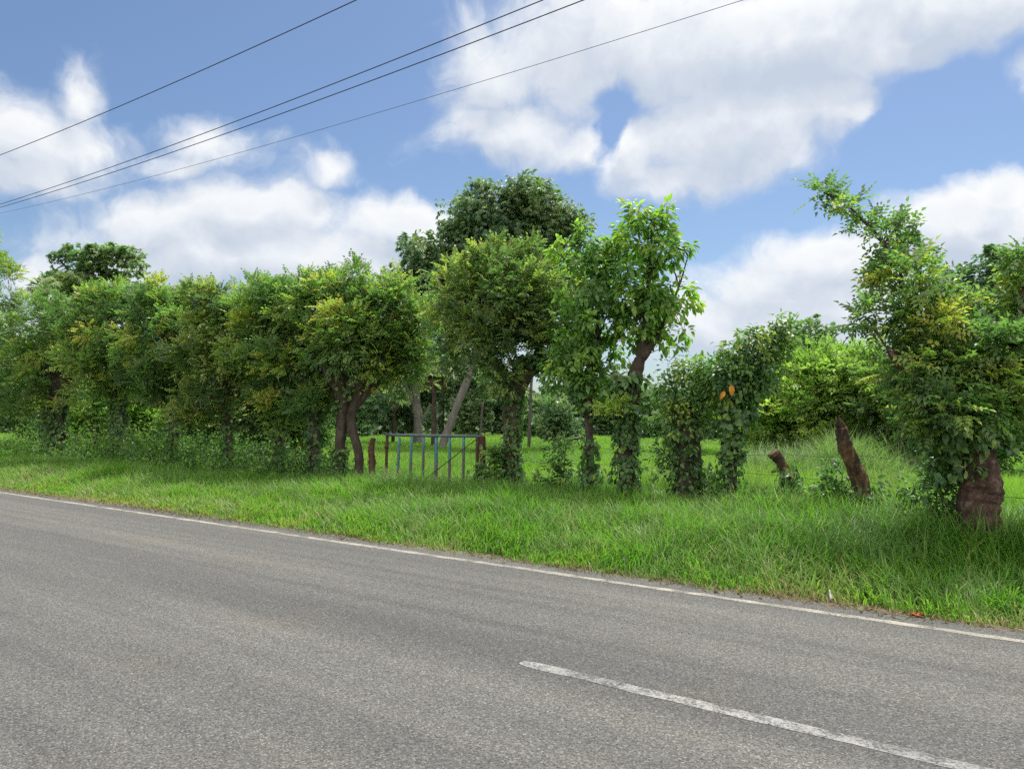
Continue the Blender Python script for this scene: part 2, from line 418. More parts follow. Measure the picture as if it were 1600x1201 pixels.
def crown(lv, tb, nodes, ells, nsub, n, tm, size=1.0, sub_r=.28, flat=.7, droop=0.0, tint=(.45, .22), shoots=8, shoot_r=.022, power=.42, twig_r=.007, updir=.25, sprays=.38):
    """shoots and twigs into tb, leaf sprigs into lv"""
    C, R, O = pick_clumps(ells, nsub, power)
    nodes = [np.asarray(x, float) for x in nodes]
    base_nodes = list(nodes)
    idx = rng.permutation(len(C))[:shoots]
    for i in idx:
        tgt = C[i]; bn = np.array(base_nodes)
        a = bn[np.argmin(np.linalg.norm(bn - tgt, axis=1) + rng.random(len(bn)) * .3)]
        L = np.linalg.norm(tgt - a)
        midp = a * .5 + tgt * .5 + np.array([0, 0, .10 * L]) + rng.normal(0, .05 * L, 3) + .10 * (tgt - a) * np.array([1, 1, -.5])
        line = smooth_line([a, midp, tgt], 9)
        line[1:-1] += rng.normal(0, .012 * L, (7, 3))
        tb.add(line, np.linspace(shoot_r * (.8 + .5 * random.random()) + .004 * L, twig_r, 9), 5, cap=False)
        nodes += list(line[3:])
    NA = np.array(nodes)
    base_t = tint[0] + tint[1] * np.clip(rng.normal(0, 1, len(C)), -1.6, 2.4)
    csz = rng.uniform(.55, 1.35, len(C))
    per = rng.multinomial(n, csz ** 1.5 / (csz ** 1.5).sum())
    P = []; Fw = []; Up = []; Ti = []
    for i, c in enumerate(C):
        dd = np.linalg.norm(NA - c, axis=1) + np.maximum(0, NA[:, 2] - c[2]) * .8
        a = NA[np.argmin(dd)]; L = np.linalg.norm(c - a)
        out = unit(c - O[i] + np.array([0, 0, .15]))
        sr = sub_r * csz[i]
        k = per[i]
        spray_ = rng.random() < sprays
        grow = unit(out * np.array([1, 1, .6]) + np.array([0, 0, .75 - droop]) + rng.normal(0, .35, 3))
        end = c + (grow * sub_r * rng.uniform(.8, 1.7) if spray_ else out * sr * .6)
        midp = (a + end) / 2 + np.array([0, 0, .08 * L]) + rng.normal(0, .04 * L + .005, 3)
        if L > .05:
            tb.add(smooth_line([a, midp, end], 6), np.linspace(twig_r * 1.3, twig_r * .45, 6), 4, cap=False)
        if spray_:
            u = rng.random(k) ** .8
            off = np.clip(rng.normal(0, 1, (k, 3)), -1.6, 1.6) * sr * (.52 - .36 * u)[:, None]
            pos = c + (end - c) * (u * 1.05 - .15)[:, None] + off
            fw = unit(off) * .7 + grow * .7 + rng.normal(0, .35, (k, 3)) + np.array([0, 0, updir - droop])
            tt = base_t[i] + .10 * u
        else:
            off = np.clip(rng.normal(0, 1, (k, 3)), -1.5, 1.5) * np.array([1, 1, flat]) * sr * .62
            pos = c + off
            fw = unit(off) * .8 + out * .6 + rng.normal(0, .35, (k, 3)) + np.array([0, 0, updir - droop])
            tt = np.full(k, base_t[i])
        up = np.array([0, 0, 1.0]) + rng.normal(0, .42, (k, 3)) + out * .35
        P.append(pos); Fw.append(fw); Up.append(up); Ti.append(tt + rng.normal(0, .09, k))
    P, Fw, Up, Ti = map(np.concatenate, (P, Fw, Up, Ti))
    lv.inst(tm, P, Fw, Up, size * rng.uniform(.65, 1.25, len(P)), Ti)
    return NA

def E(px, py, rx, ry, Y, dy=0.0, rd=None):
    """ellipsoid standing Y metres ahead, radii given at picture scale"""
    Yc = Y + dy
    a, c = rx * Y / F, ry * Y / F
    return at(px, py, Yc), np.array([a, rd if rd is not None else (a + c) * .5, c])

def on_ground(px, Y, z=-.12):
    u, w = ray(px, 650)
    return np.array([u * Y, Y, z])

def vine(lv, tb, pts, n, spread=.2, tm='heart', size=1.0, tint=(.4, .2), hang=.5):
    """leaves climbing along the polyline pts"""
    pts = smooth_line(pts, 40) if len(pts) > 1 else np.asarray(pts)
    u = rng.random(n) ** 1.35
    i = np.minimum((u * len(pts)).astype(int), len(pts) - 1)
    a = rng.random(n) * 2 * math.pi
    lump = .55 + .9 * vnoise(i * .35 + 3 * spread, a * 1.3 + n % 17)
    r = spread * (.55 + .55 * rng.random(n)) * lump * (1.12 - .45 * u)
    o = np.stack([np.cos(a), np.sin(a), np.zeros(n)], 1)
    pos = pts[i] + o * r[:, None] + np.stack([np.zeros(n), np.zeros(n), rng.normal(0, .05, n)], 1)
    fw = o * .5 + np.array([0, 0, -hang]) + rng.normal(0, .45, (n, 3))
    up = o * .9 + np.array([0, 0, .6]) + rng.normal(0, .35, (n, 3))
    lv.inst(tm, pos, fw, up, size * rng.uniform(.6, 1.35, n), tint[0] + tint[1] * rng.normal(size=n))
    for q in range(3):
        k = rng.integers(0, 7); w = pts + rng.normal(0, .02, pts.shape)
        ph = rng.random() * 6; tt = np.arange(len(pts)) * .22 + ph
        w[:, 0] += np.cos(tt) * spread * .6; w[:, 1] += np.sin(tt) * spread * .6
        tb.add(w, .008, 4, cap=False)

# ------------------------------------------------------------------ the setting
def quad_sheet(name, pts, mat, kind='structure', z=0.0):
    """strip from a list of (a, b) point pairs; vertices relative to a rotated frame so textures run along the road"""
    V = [];
    for a, b_ in pts: V += [a, b_]
    n = len(pts)
    Q = [[2 * i, 2 * i + 1, 2 * i + 3, 2 * i + 2] for i in range(n - 1)]
    V = np.array(V, np.float32)
    o = link_mesh(name, V, Q, mat)
    o.rotation_euler = (0, 0, ROT); o.location = (0, 0, z)
    tag(o, kind=kind)
    return o
# local frame x = along road (towards right), y = across (away from the camera)
ROT = math.atan2(-D[1], -D[0])
# world = Rz(ROT) * (x, y): x axis = -D, y axis = N

# ground: one sheet to the horizon
R_ = 1500
g = [[-R_, -R_, 0], [R_, -R_, 0], [R_, R_, 0], [-R_, R_, 0]]
go = link_mesh('ground', g, [[0, 1, 2, 3]], M['ground']); go.location.z = -.02; tag(go, kind='structure')
xs = np.arange(-130, 70, .12)
edge = 7.31 + .14 * (vnoise(xs * 1.3, 3.3) - .5) + .32 * (vnoise(xs * .3, 9.1) - .5) + .05 * (vnoise(xs * 5, 1.1) - .5)
quad_sheet('gravel_verge', [((x, 6.9, 0), (x, e + .30 + .3 * (float(vnoise(x * .9, 40.2)) - .5), 0)) for x, e in zip(xs, edge)], M['gravel'], z=-.008)
quad_sheet('road', [((x, -1.6, 0), (x, e, 0)) for x, e in zip(xs, edge)], M['asphalt'], z=0)
def wob(x, s, k): return float(s * (vnoise(x * 3, k) - .5) + s * .7 * (vnoise(x * 14, k + 5.7) - .5))
quad_sheet('road_edge_line', [((x, 7.05 - .05 + wob(x, .03, 2.2), 0), (x, 7.05 + .05 + wob(x, .035, 7.2), 0)) for x in xs], M['paint_edge'], z=.002)
# centre dashes 5 m long with 7.5 m gaps
for k in range(-8, 3):
    x0 = -3.20 + k * 15.0
    xx = np.linspace(x0, x0 + 5.0, 70)
    f = np.clip(np.minimum((xx - x0) / .10, (x0 + 5 - xx) / .10), 0.25, 1) ** .5
    quad_sheet('centre_dash', [((x, 4.385 - .056 * q + wob(x, .016, 5.2), 0), (x, 4.385 + .056 * q + wob(x, .016, 8.8), 0)) for x, q in zip(xx, f)], M['paint'], z=.002)

# ---- grass
def blades(x, y, h, w, tint, lean=.35, fwd=None, z0=None):
    n = len(x)
    a = rng.random(n) * 2 * math.pi * .62 + 9 * vnoise(x * .9 + 11, y * .9 + 5) + 4 * vnoise(x * 3.1, y * 3.1)
    d = np.stack([np.cos(a), np.sin(a), np.zeros(n)], 1)
    s = np.stack([-np.sin(a), np.cos(a), np.zeros(n)], 1)
    le = lean * rng.uniform(.3, 1.6, n)
    b0 = np.stack([x, y, np.full(n, -.03) if z0 is None else z0], 1)
    up = np.array([0, 0, 1.0])
    m1 = b0 + (up * .55 + d * (le * .28)[:, None]) * h[:, None]
    m2 = b0 + (up * (1 - le * .30)[:, None] + d * le[:, None]) * h[:, None]
    w = w[:, None]
    V = np.stack([b0 - s * w * .5, b0 + s * w * .5, m1 + s * w * .42, m1 - s * w * .42, m2 + s * w * .06, m2 - s * w * .06], 1)
    k = np.arange(n)[:, None] * 6
    Q = np.concatenate([k + np.array([[0, 1, 2, 3]]), k + np.array([[3, 2, 4, 5]])], 1).reshape(-1, 4)
    return V.reshape(-1, 3), Q, np.repeat(tint, 6)

def visible(x, y, lo=-330, hi=1930):
    px = 800 + F * x / np.maximum(y, .1)
    return (y > 1) & (px > lo) & (px < hi)

def grass_field(name, mat, cand, smin, smax, tmin, tmax, dens0, y0, powr, hfun, tfun, wide, lean, keep=None):
    s = rng.uniform(smin, smax, cand); t = rng.uniform(tmin, tmax, cand)
    x = D[0] * s + N[0] * t; y = D[1] * s + N[1] * t
    ok = visible(x, y)
    area = (smax - smin) * (tmax - tmin)
    want = dens0 * np.minimum(1, (y0 / np.maximum(y, 1)) ** powr)
    ok &= rng.random(cand) < want * area / cand
    if keep is not None: ok &= keep(s, t, x, y)
    s, t, x, y = s[ok], t[ok], x[ok], y[ok]
    h = hfun(s, t, x, y); tint = tfun(s, t, x, y)
    w = wide * np.maximum(1, y / y0) ** (powr * .5) * rng.uniform(.6, 1.3, len(x))
    V, Q, ti = blades(x, y, h, w, tint, lean)
    print(name, len(x))
    o = link_mesh(name, V, Q, mat, tint=ti)
    return tag(o, kind='stuff')

def verge_h(s, t, x, y):
    k = np.clip((t - 7.35) / 2.4, 0, 1)
    tall = vnoise(s * .8, t * .8)
    h = .05 + .13 * np.clip((t - 7.35) / .6, 0, 1) + .43 * k ** .8 * (.40 + 1.0 * tall) * (1 - .35 * np.clip((t - 11.2) / 1.2, 0, 1))
    h *= np.where(s > 9, 1.0 - .25 * np.clip((s - 9) / 8, 0, 1), 1.0)
    # trodden in front of the gate
    gx = np.abs(s - 14.5)
    h *= 1 - .20 * np.exp(-(gx / 2.2) ** 2)
    return h * rng.uniform(.55, 1.3, len(x))
def verge_t(s, t, x, y):
    dry = np.exp(-np.maximum(0, t - 7.35) / .55)
    left = np.clip((s - 6) / 6, 0, 1) * np.clip((11.6 - t) / 3.0, 0, 1)
    base = .40 + .30 * (vnoise(s * .5, t * .7) - .5) + .25 * (vnoise(s * 2.1, t * 2.1 + 30) - .5)
    return base + .36 * dry * (.5 + vnoise(s * 1.7, 5.1)) + .20 * left + rng.normal(0, .15, len(x)) + .5 * (rng.random(len(x)) < .035)
tag(grass_field('verge_grass', M['grass'], 3000000, -9, 60, 7.20, 14.0, 1120, 9.5, 1.35, verge_h, verge_t, .0140, .74,
    keep=lambda s, t, x, y: (t > 7.40 + .28 * (vnoise(s * 1.6, 2.7) - .5) + .22 * (vnoise(s * 6, 8.7) - .5)) | (rng.random(len(s)) < .25)),
    'green roadside grass growing between the road and the row of trees', 'grass')
# fallen, dry thatch right along the asphalt
tag(grass_field('verge_thatch', M['dead'], 400000, -9, 40, 7.26, 8.3, 600, 9.5, 1.3,
    lambda s, t, x, y: rng.uniform(.05, .13, len(x)), lambda s, t, x, y: .55 + .4 * rng.random(len(x)), .008, 1.3,
    keep=lambda s, t, x, y: rng.random(len(s)) < np.exp(-(t - 7.3) / .40) * (.25 + 1.1 * vnoise(s * .7, 3.1))),
    'dry brown thatch and straw lying along the edge of the asphalt', 'dry grass')
def leaf_litter():
    lv = Leaves(); n = 900
    s0 = rng.uniform(-8, 22, n); t0 = 7.36 + rng.exponential(.16, n) - .16 * (rng.random(n) < .3)
    ok = vnoise(s0 * .9, 4.4) > .35
    s0, t0 = s0[ok], t0[ok]; n = len(s0)
    pos = np.array([st(a, c, .012 + .04 * max(0, c - 7.4)) for a, c in zip(s0, t0)])
    fw = rng.normal(0, 1, (n, 3)) * np.array([1, 1, .15])
    lv.inst('broad', pos, fw, np.array([0, 0, 1.]) + rng.normal(0, .3, (n, 3)), rng.uniform(.14, .38, n), rng.uniform(0, 1, n))
    return lv.build('leaf_litter', M['dead'])
tag(leaf_litter(), 'small dry leaves scattered along the edge of the asphalt', 'leaf litter', kind='stuff')
def mead_h(s, t, x, y):
    return (.24 + .26 * vnoise(x * .35, y * .35) + .30 * np.clip((t - 12.6) / 1.5, 0, 1) * np.clip((24 - t) / 8, 0, 1) * np.clip((x + 1.0) / 3, 0, 1)) * rng.uniform(.6, 1.25, len(x))
def mead_t(s, t, x, y):
    return .50 + .5 * (vnoise(x * .16 + 9, y * .16) - .5) + .35 * (vnoise(x * .9, y * .9 + 50) - .5) + rng.normal(0, .12, len(x))
tag(grass_field('meadow_grass', M['meadow'], 3600000, -40, 75, 14.0, 62, 620, 16, 1.75, mead_h, mead_t, .013, .65,
    keep=lambda s, t, x, y: y < 66), 'sunlit bright green meadow grass beyond the gate and trees', 'grass')
# taller tufts in the verge
def tuft_patch():
    n = 1150
    s0 = rng.uniform(-8, 32, n); t0 = rng.uniform(8.3, 12.8, n)
    X = []; Y_ = []; Hh = []; Ti = []
    for a, c in zip(s0, t0):
        k = rng.integers(14, 34); r = rng.uniform(.05, .16)
        ss = a + rng.normal(0, r, k); tt = c + rng.normal(0, r, k)
        X.append(D[0] * ss + N[0] * tt); Y_.append(D[1] * ss + N[1] * tt)
        hh = rng.uniform(.30, .66) * (.6 + .4 * min(1, (c - 8) / 4)); Hh.append(hh * rng.uniform(.6, 1.15, k)); Ti.append(rng.normal(.42, .13) + rng.normal(0, .08, k))
    k = 1500         # dry seed stalks
    ss = rng.uniform(-8, 30, k); tt = rng.uniform(8.6, 13.0, k)
    X.append(D[0] * ss + N[0] * tt); Y_.append(D[1] * ss + N[1] * tt); Hh.append(rng.uniform(.35, .80, k)); Ti.append(rng.uniform(.60, .88, k))
    X, Y_, Hh, Ti = map(np.concatenate, (X, Y_, Hh, Ti))
    wt = rng.uniform(.010, .019, len(X)); wt[-1500:] *= .35
    V, Q, ti = blades(X, Y_, Hh, wt, Ti, .75)
    return link_mesh('tall_grass_clumps', V, Q, M['grass'], tint=ti)
tag(tuft_patch(), 'taller arching grass clumps scattered through the verge', 'grass', kind='stuff')
def verge_weeds():
    lv = Leaves()
    n = 420
    s0 = rng.uniform(-8, 30, n); t0 = 7.7 + 4.6 * rng.random(n) ** .8
    for a, c in zip(s0, t0):
        p = st(a, c)
        if not visible(p[0], p[1]): continue
        k = rng.integers(6, 20); r = rng.uniform(.05, .18); h_ = rng.uniform(.10, .34) * (.5 + .5 * min(1, (c - 7.5) / 2))
        off = rng.normal(0, r, (k, 3)); off[:, 2] = h_ * rng.uniform(.5, 1.25, k)
        lv.inst('broad' if rng.random() < .6 else 'pinnate', p + off, off * np.array([1, 1, .1]) + rng.normal(0, .05, (k, 3)), np.array([0, 0, 1.]) + rng.normal(0, .35, (k, 3)), rng.uniform(.25, .55, k), rng.normal(.55, .2) + rng.normal(0, .1, k))
    return lv.build('low_weeds', M['weed'])
tag(verge_weeds(), 'small broad leaved weeds dotted through the verge grass', 'weeds', kind='stuff')
# reed-like grass behind the stumps
def reeds():
    n = 13000
    px = rng.uniform(1165, 1470, n); Yd = rng.uniform(16.5, 22.5, n)
    x = (px - 800) / F * Yd
    hh = (.75 + .95 * vnoise(x * 1.1, Yd * .8)) * rng.uniform(.55, 1.2, n) * np.clip((1500 - px) / 90, .5, 1) * np.clip((Yd - 15.5) / 3.5, .3, 1)
    V, Q, ti = blades(x, Yd, hh, rng.uniform(.012, .026, n), .62 + .40 * (vnoise(x * 1.5, Yd) - .5) + rng.normal(0, .18, n), .62)
    return link_mesh('reed_grass', V, Q, M['reed'], tint=ti)
tag(reeds(), 'tall pale arching reed grass growing in front of the bright bushes', 'grass', kind='stuff')

# ------------------------------------------------------------------ trees
def fence_tree(name, label, cat, Y, trunk, ells, nsub, n, tm='pinnate', size=1.0, mat='hedge', bark='bark', limbs=(), heads=(), group=None,
               vines=None, vine_mat='vine', rough=.16, lobes=.10, sides=16, dead=0, **kw):
    """trunk: [(px, py, radius)] from the ground up; limbs: list of [(px, py, dy, radius)]; heads: knuckle ends the shoots grow from"""
    base = on_ground(trunk[0][0], Y)
    root = empty(name, (base[0], base[1], 0), label, cat, group)
    tb = Tubes(); lv = Leaves()
    pts = [base] + [at(px, py, Y) for px, py, r in trunk[1:]]
    rad = [r for _, _, r in trunk]
    n_ = max(10, len(pts) * 12)
    line = smooth_line(pts, n_)
    rr = np.interp(np.linspace(0, len(pts) - 1, n_), np.arange(len(pts)), rad)
    rr = rr * (1 + .07 * (vnoise(np.arange(n_) * .6 + base[0] * 7, 3.0) - .5) * 2)
    rr[:3] *= np.array([1.25, 1.12, 1.04])
    tb.add(line, rr, sides, rough * .5, lobes=lobes)
    nodes = [line[-1], line[-3]]
    for lb in limbs:
        lp = [at(px, py, Y + dy) for px, py, dy, r in lb]
        l2 = smooth_line(lp, 8 * len(lp)); r2 = np.interp(np.linspace(0, len(lp) - 1, len(l2)), np.arange(len(lp)), [q[3] for q in lb])
        tb.add(l2, r2, 9, rough * .5, lobes=lobes * .8)
        nodes += [l2[-1], l2[len(l2) * 2 // 3], l2[len(l2) // 2]]
    for (px, py, dy, r) in heads:
        c = at(px, py, Y + dy)
        a = line[-1] - (line[-1] - line[-3]) * .3
        tb.add(smooth_line([a, (a + c) / 2 + rng.normal(0, .03, 3), c], 8), np.linspace(rad[-1] * .75, r, 8), 9, .12, lobes=.12)
        nodes.append(c)
    crown(lv, tb, nodes, [E(*e[:4], Y, *(e[4:])) for e in ells], nsub, n, tm, size, **kw)
    tb.build('trunk', M[bark], root)
    lv.build('crown', M[mat], root)
    if vines:
        vl = Leaves(); vts = []
        for (vp, cnt, spread, vtm, vsz) in vines:
            vt = Tubes(); vts.append(vt)
            vine(vl, vt, [at(px, py, Y) if py < 1e4 else on_ground(px, Y, .05) for px, py in vp], cnt, spread, vtm, vsz)
        o = vl.build('climbing_vine', M[vine_mat], root)
        for vt in vts: vt.build('vine_stem', M['bark'], o)
    if dead:
        dl = Leaves(); k = dead
        c = np.array([line[-1] + rng.normal(0, .22, 3) + np.array([0, 0, -.15]) for _ in range(k)])
        dl.inst('broad', c, rng.normal(0, .5, (k, 3)) + np.array([0, 0, -1.0]), rng.normal(0, 1, (k, 3)), rng.uniform(.4, .9, k), rng.uniform(0, .6, k))
        dl.build('dead_leaves', M['dead'], root)
    return root

HG = 'pollarded trees in the roadside row'
TL = 12.7
# the left row, from the far end to the gate
rows = [
 # px base, base radius, head px,py, ellipses, leaf material, label
 (-62, .20, (-60, 560, .30), [(-55, 420, 72, 100), (-75, 540, 75, 80), (-20, 475, 42, 50), (0, 560, 50, 50)], 'hedge', 'tall leafy tree half cut off by the left edge of the picture'),
 (88, .34, (92, 600, .50), [(85, 500, 62, 55), (60, 545, 58, 55), (125, 480, 40, 40), (40, 600, 42, 42), (25, 510, 40, 45)], 'hedge', 'round crowned tree with a thick dark vine swathed trunk, beneath the distant flat topped tree'),
 (184, .22, (188, 580, .34), [(180, 490, 55, 60), (165, 550, 60, 45), (215, 530, 40, 55), (150, 455, 40, 28), (205, 455, 30, 25)], 'hedge', 'bushy tree with a leaf covered trunk, right of the thick vine swathed trunk'),
 (272, .17, (270, 585, .30), [(262, 490, 42, 52), (285, 540, 42, 42), (235, 530, 32, 45), (262, 450, 36, 22)], 'hedge', 'slim bare trunked tree with a forked knuckle, third trunk in from the left'),
 (360, .17, (352, 600, .30), [(348, 490, 52, 50), (330, 545, 45, 40), (385, 545, 42, 45), (345, 448, 40, 22), (385, 490, 30, 35)], 'olive', 'dull green tree whose trunk kinks below a knuckle, between slim tree and shaggy tree'),
 (432, .16, (446, 600, .36), [(440, 490, 48, 52), (425, 545, 45, 40), (475, 540, 40, 42), (415, 450, 30, 24), (465, 455, 35, 26)], 'hedge', 'tree with shaggy dead leaves hanging around its trunk top'),
 (492, .19, (490, 590, .30), [(490, 480, 50, 55), (485, 448, 34, 26), (470, 540, 40, 35), (520, 500, 40, 55), (500, 432, 10, 14)], 'hedge', 'darker tree with the highest crown of the row and a bare twig on top'),
]
for bx, r0, (hx, hy, hr), ells, mat, label in rows:
    Y = dep(bx, TL)
    ex = [(x, y + 18, rx * 1.42, ry * .92, random.uniform(-.7, .7)) for x, y, rx, ry in ells]
    top_y = min(y - ry for x, y, rx, ry in ells); xs_ = [x for x, *_ in ells]
    for q in range(7):      # upright sprays that break the outline
        qx = random.uniform(min(xs_) - 22, max(xs_) + 22)
        ex.append((qx, top_y + 58 + abs(qx - hx) * .35 + random.uniform(-26, 22), random.uniform(9, 17), random.uniform(14, 30), random.uniform(-.5, .5)))
    for q in range(10):      # low hanging sprays round the trunk top
        ex.append((hx + random.uniform(-60, 60), hy + random.uniform(-20, 52), random.uniform(16, 26), random.uniform(12, 22), random.uniform(-.8, .6)))
    fence_tree('pollard_tree', label, 'tree', Y, [(bx, 0, r0 * .85), ((bx * .6 + hx * .4), 690, r0 * .75), (hx, hy + 34, r0 * .8), (hx, hy, hr * .7)],
               ex, 140, 6000, 'pinnate', 1.02, mat, group=HG, heads=[(hx - 22, hy - 22, .3, .13), (hx + 22, hy - 20, -.3, .12), (hx + 3, hy - 28, .4, .10)],
               shoots=16, sub_r=.33, flat=.6, shoot_r=.018, tint=(.44, .26), dead=140 if 'shaggy' in label else 25,
               vines=[([(bx, 2e4), (hx, hy)], 1500 if ('vine' in label or 'covered' in label) else 420, r0 * 1.35 if 'covered' in label or 'vine' in label else r0 * 1.15, 'heart', 1.35)])

Y7 = dep(533, 12.6)
fence_tree('pollard_tree', 'tree with twin twisted trunks beside the gate, dark straight stem and leaning stem', 'tree', Y7,
    [(530, 0, .135), (532, 690, .125), (536, 640, .14), (530, 596, .17)],
    [(540, 492, 60, 50, 0), (600, 496, 62, 54, .3), (640, 526, 36, 50, 0), (575, 462, 60, 26, .2), (520, 540, 40, 45, -.4), (600, 560, 52, 38, .3), (560, 530, 55, 50, -.3), (628, 575, 30, 25, .2), (665, 500, 22, 26, .3), (655, 455, 16, 20, .2), (620, 448, 14, 16, .1), (510, 440, 14, 18, 0), (560, 438, 16, 14, .1), (480, 470, 22, 26, 0)],
    170, 6400, 'pinnate', .95, 'hedge', group=HG, tint=(.56, .25),
    limbs=[[(559, 768, -.2, .12), (561, 715, -.2, .105), (549, 660, -.1, .10), (556, 620, .0, .125), (566, 590, 0, .14)], [(550, 640, 0, .09), (572, 615, .1, .085), (590, 598, .2, .07)], [(530, 610, 0, .13), (512, 585, -.1, .09), (508, 570, -.1, .07)]],
    heads=[(545, 570, .2, .10), (515, 575, .2, .09)], shoots=26, sub_r=.34, shoot_r=.016, dead=50,
    vines=[([(530, 2e4), (531, 700)], 420, .24, 'heart', 1.0), ([(545, 600), (528, 640)], 160, .26, 'heart', 1.0)])

YM1 = dep(800, 13.1)
fence_tree('ivy_tree', 'olive leaved tree with an ivy wrapped forked trunk, just right of the gate', 'tree', YM1,
    [(802, 0, .19), (798, 700, .165), (800, 640, .165), (810, 598, .18)],
    [(790, 470, 80, 52, .1), (735, 470, 45, 42, .2), (850, 480, 45, 48, -.2), (790, 425, 60, 22, .2), (720, 425, 26, 20, .2), (740, 520, 45, 38, -.3), (860, 540, 38, 42, -.1), (810, 530, 60, 40, .5), (790, 580, 40, 25, -.4), (700, 440, 18, 14, .2), (708, 408, 16, 10, .1), (760, 404, 18, 12, 0), (820, 402, 16, 12, 0), (878, 455, 20, 22, 0), (705, 500, 22, 20, 0), (715, 550, 26, 20, .2)],
    185, 6200, 'pinnate', .88, 'olive', tint=(.52, .22),
    limbs=[[(808, 610, 0, .14), (780, 575, 0, .11), (762, 548, .05, .10), (757, 520, .1, .08), (748, 490, .1, .06)], [(812, 600, 0, .16), (832, 575, 0, .11), (845, 540, .1, .10)], [(764, 552, 0, .10), (775, 520, -.1, .08), (790, 490, 0, .05)]],
    heads=[(815, 560, .3, .10)], shoots=26, sub_r=.31, shoot_r=.016,
    vines=[([(802, 2e4), (800, 690), (802, 620)], 1300, .235, 'heart', 1.0), ([(808, 625), (775, 590)], 260, .28, 'heart', 1.0), ([(836, 560), (858, 575)], 300, .30, 'heart', 1.1)])

YM2 = dep(920, 12.9)
fence_tree('broadleaf_tree', 'dark green broadleaf tree on a thin straight trunk left of the tallest roadside tree', 'tree', YM2,
    [(924, 0, .085), (921, 690, .075), (919, 620, .08), (922, 570, .075)],
    [(925, 440, 48, 70, .1), (905, 395, 40, 30, 0), (940, 520, 52, 60, -.1), (900, 530, 42, 55, .1), (885, 570, 34, 35, 0), (930, 585, 45, 35, .1), (955, 420, 30, 40, .3)],
    130, 5600, 'broad', .72, 'broad', tint=(.50, .22), droop=.75, sub_r=.20, shoots=18, shoot_r=.014, heads=[(912, 540, .1, .06), (935, 530, -.1, .06)],
    vines=[([(924, 2e4), (921, 690)], 380, .20, 'heart', 1.1), ([(919, 640), (922, 560)], 200, .2, 'heart', 1.2)])

YM3 = dep(980, 12.9)
r3 = fence_tree('broadleaf_tree', 'tallest roadside tree with an airy crown of large drooping leaves over an ivy covered fork', 'tree', YM3,
    [(980, 0, .155), (978, 700, .14), (982, 640, .155), (990, 600, .15), (1000, 560, .10)],
    [(1010, 336, 36, 18, 0), (1038, 354, 34, 24, .1), (1002, 375, 40, 34, .1), (1040, 400, 32, 34, 0), (1000, 450, 42, 42, -.1), (1048, 470, 30, 34, 0), (990, 510, 38, 36, .1), (1035, 525, 34, 24, 0), (1025, 450, 36, 56, .2), (1066, 455, 16, 26, 0), (1072, 520, 14, 18, 0)],
    115, 2300, 'broad_long', .76, 'broad', tint=(.58, .22), droop=.65, sub_r=.17, shoots=22, shoot_r=.018, power=.36,
    limbs=[[(985, 640, 0, .10), (968, 610, .1, .08), (960, 580, .1, .05)], [(1000, 565, 0, .09), (1008, 500, 0, .05), (1015, 430, 0, .035), (1020, 345, 0, .012)], [(1002, 560, 0, .09), (1035, 510, .1, .035), (1060, 450, .1, .02), (1075, 400, .1, .010)]],
    vines=[([(980, 2e4), (979, 700), (985, 640)], 1000, .24, 'heart', 1.15), ([(985, 640), (965, 600), (1000, 590)], 420, .30, 'broad', .8)])

sp_l = Leaves(); sp_t = Tubes()
crown(sp_l, sp_t, [at(978, 655, YM3 - .1)], [E(962, 642, 13, 13, YM3 - .3)], 9, 120, 'pinnate', .75, sub_r=.11, tint=(.8, .12), shoots=4, shoot_r=.006, twig_r=.004, sprays=.2)
o_ = sp_l.build('leafy_sprout', M['bright'], r3); o_['label'] = 'bright yellow green sprout on the trunk'
sp_t.build('sprout_stem', M['bark'], o_)

YM4 = dep(1075, 12.6)
fence_tree('vine_stump', 'short stump smothered in yellow green creeper right of the tallest roadside tree', 'tree stump', YM4,
    [(1075, 0, .25), (1074, 730, .23), (1072, 680, .25), (1070, 640, .20)],
    [(1070, 620, 48, 34, 0), (1045, 590, 32, 24, .1), (1090, 590, 35, 26, 0), (1065, 665, 42, 32, -.1), (1105, 625, 30, 36, .1), (1058, 720, 30, 28, -.1), (1118, 600, 24, 28, .2), (1085, 575, 20, 14, .1)],
    84, 3200, 'broad', .50, 'vine', tint=(.62, .22), droop=.6, sub_r=.22, shoots=10, shoot_r=.012,
    vines=[([(1075, 2e4), (1073, 730), (1070, 640)], 900, .27, 'heart', 1.1)])

YM5 = dep(1143, 12.4)
r5 = fence_tree('vine_tree', 'small slanting tree hung with creeper and two orange leaves, sloping up to the right', 'tree', YM5,
    [(1140, 0, .085), (1143, 720, .08), (1147, 660, .085), (1158, 610, .10), (1172, 570, .09)],
    [(1150, 575, 38, 30, 0), (1120, 600, 24, 30, .1), (1178, 548, 40, 28, 0), (1212, 530, 36, 20, .1), (1240, 518, 16, 10, .1), (1165, 610, 28, 34, -.1), (1190, 575, 28, 30, .2), (1200, 545, 30, 26, .2)],
    95, 4200, 'broad', .52, 'vine', tint=(.46, .22), droop=.6, sub_r=.21, shoots=12, shoot_r=.012,
    vines=[([(1140, 2e4), (1143, 720), (1146, 670)], 520, .20, 'heart', 1.1), ([(1150, 660), (1172, 570)], 500, .26, 'heart', 1.2)])
wm = plain('orange_withered_leaf', (.50, .21, .03), .6, 0, .2, .2)
for wx, wy, wd_, wf, ws in ((1142, 601, .42, (.1, -.3, -1.), 1.0), (1132, 611, .40, (-.4, -.2, -.7), .8)):
    ol = Leaves(); ol.inst('broad', at(wx, wy, YM5 - wd_)[None], np.array([wf]), np.array([[0, -1., .2]]), np.array([ws]), np.array([.8]))
    ol.build('withered_leaf', wm, r5)['label'] = 'orange withered leaf'

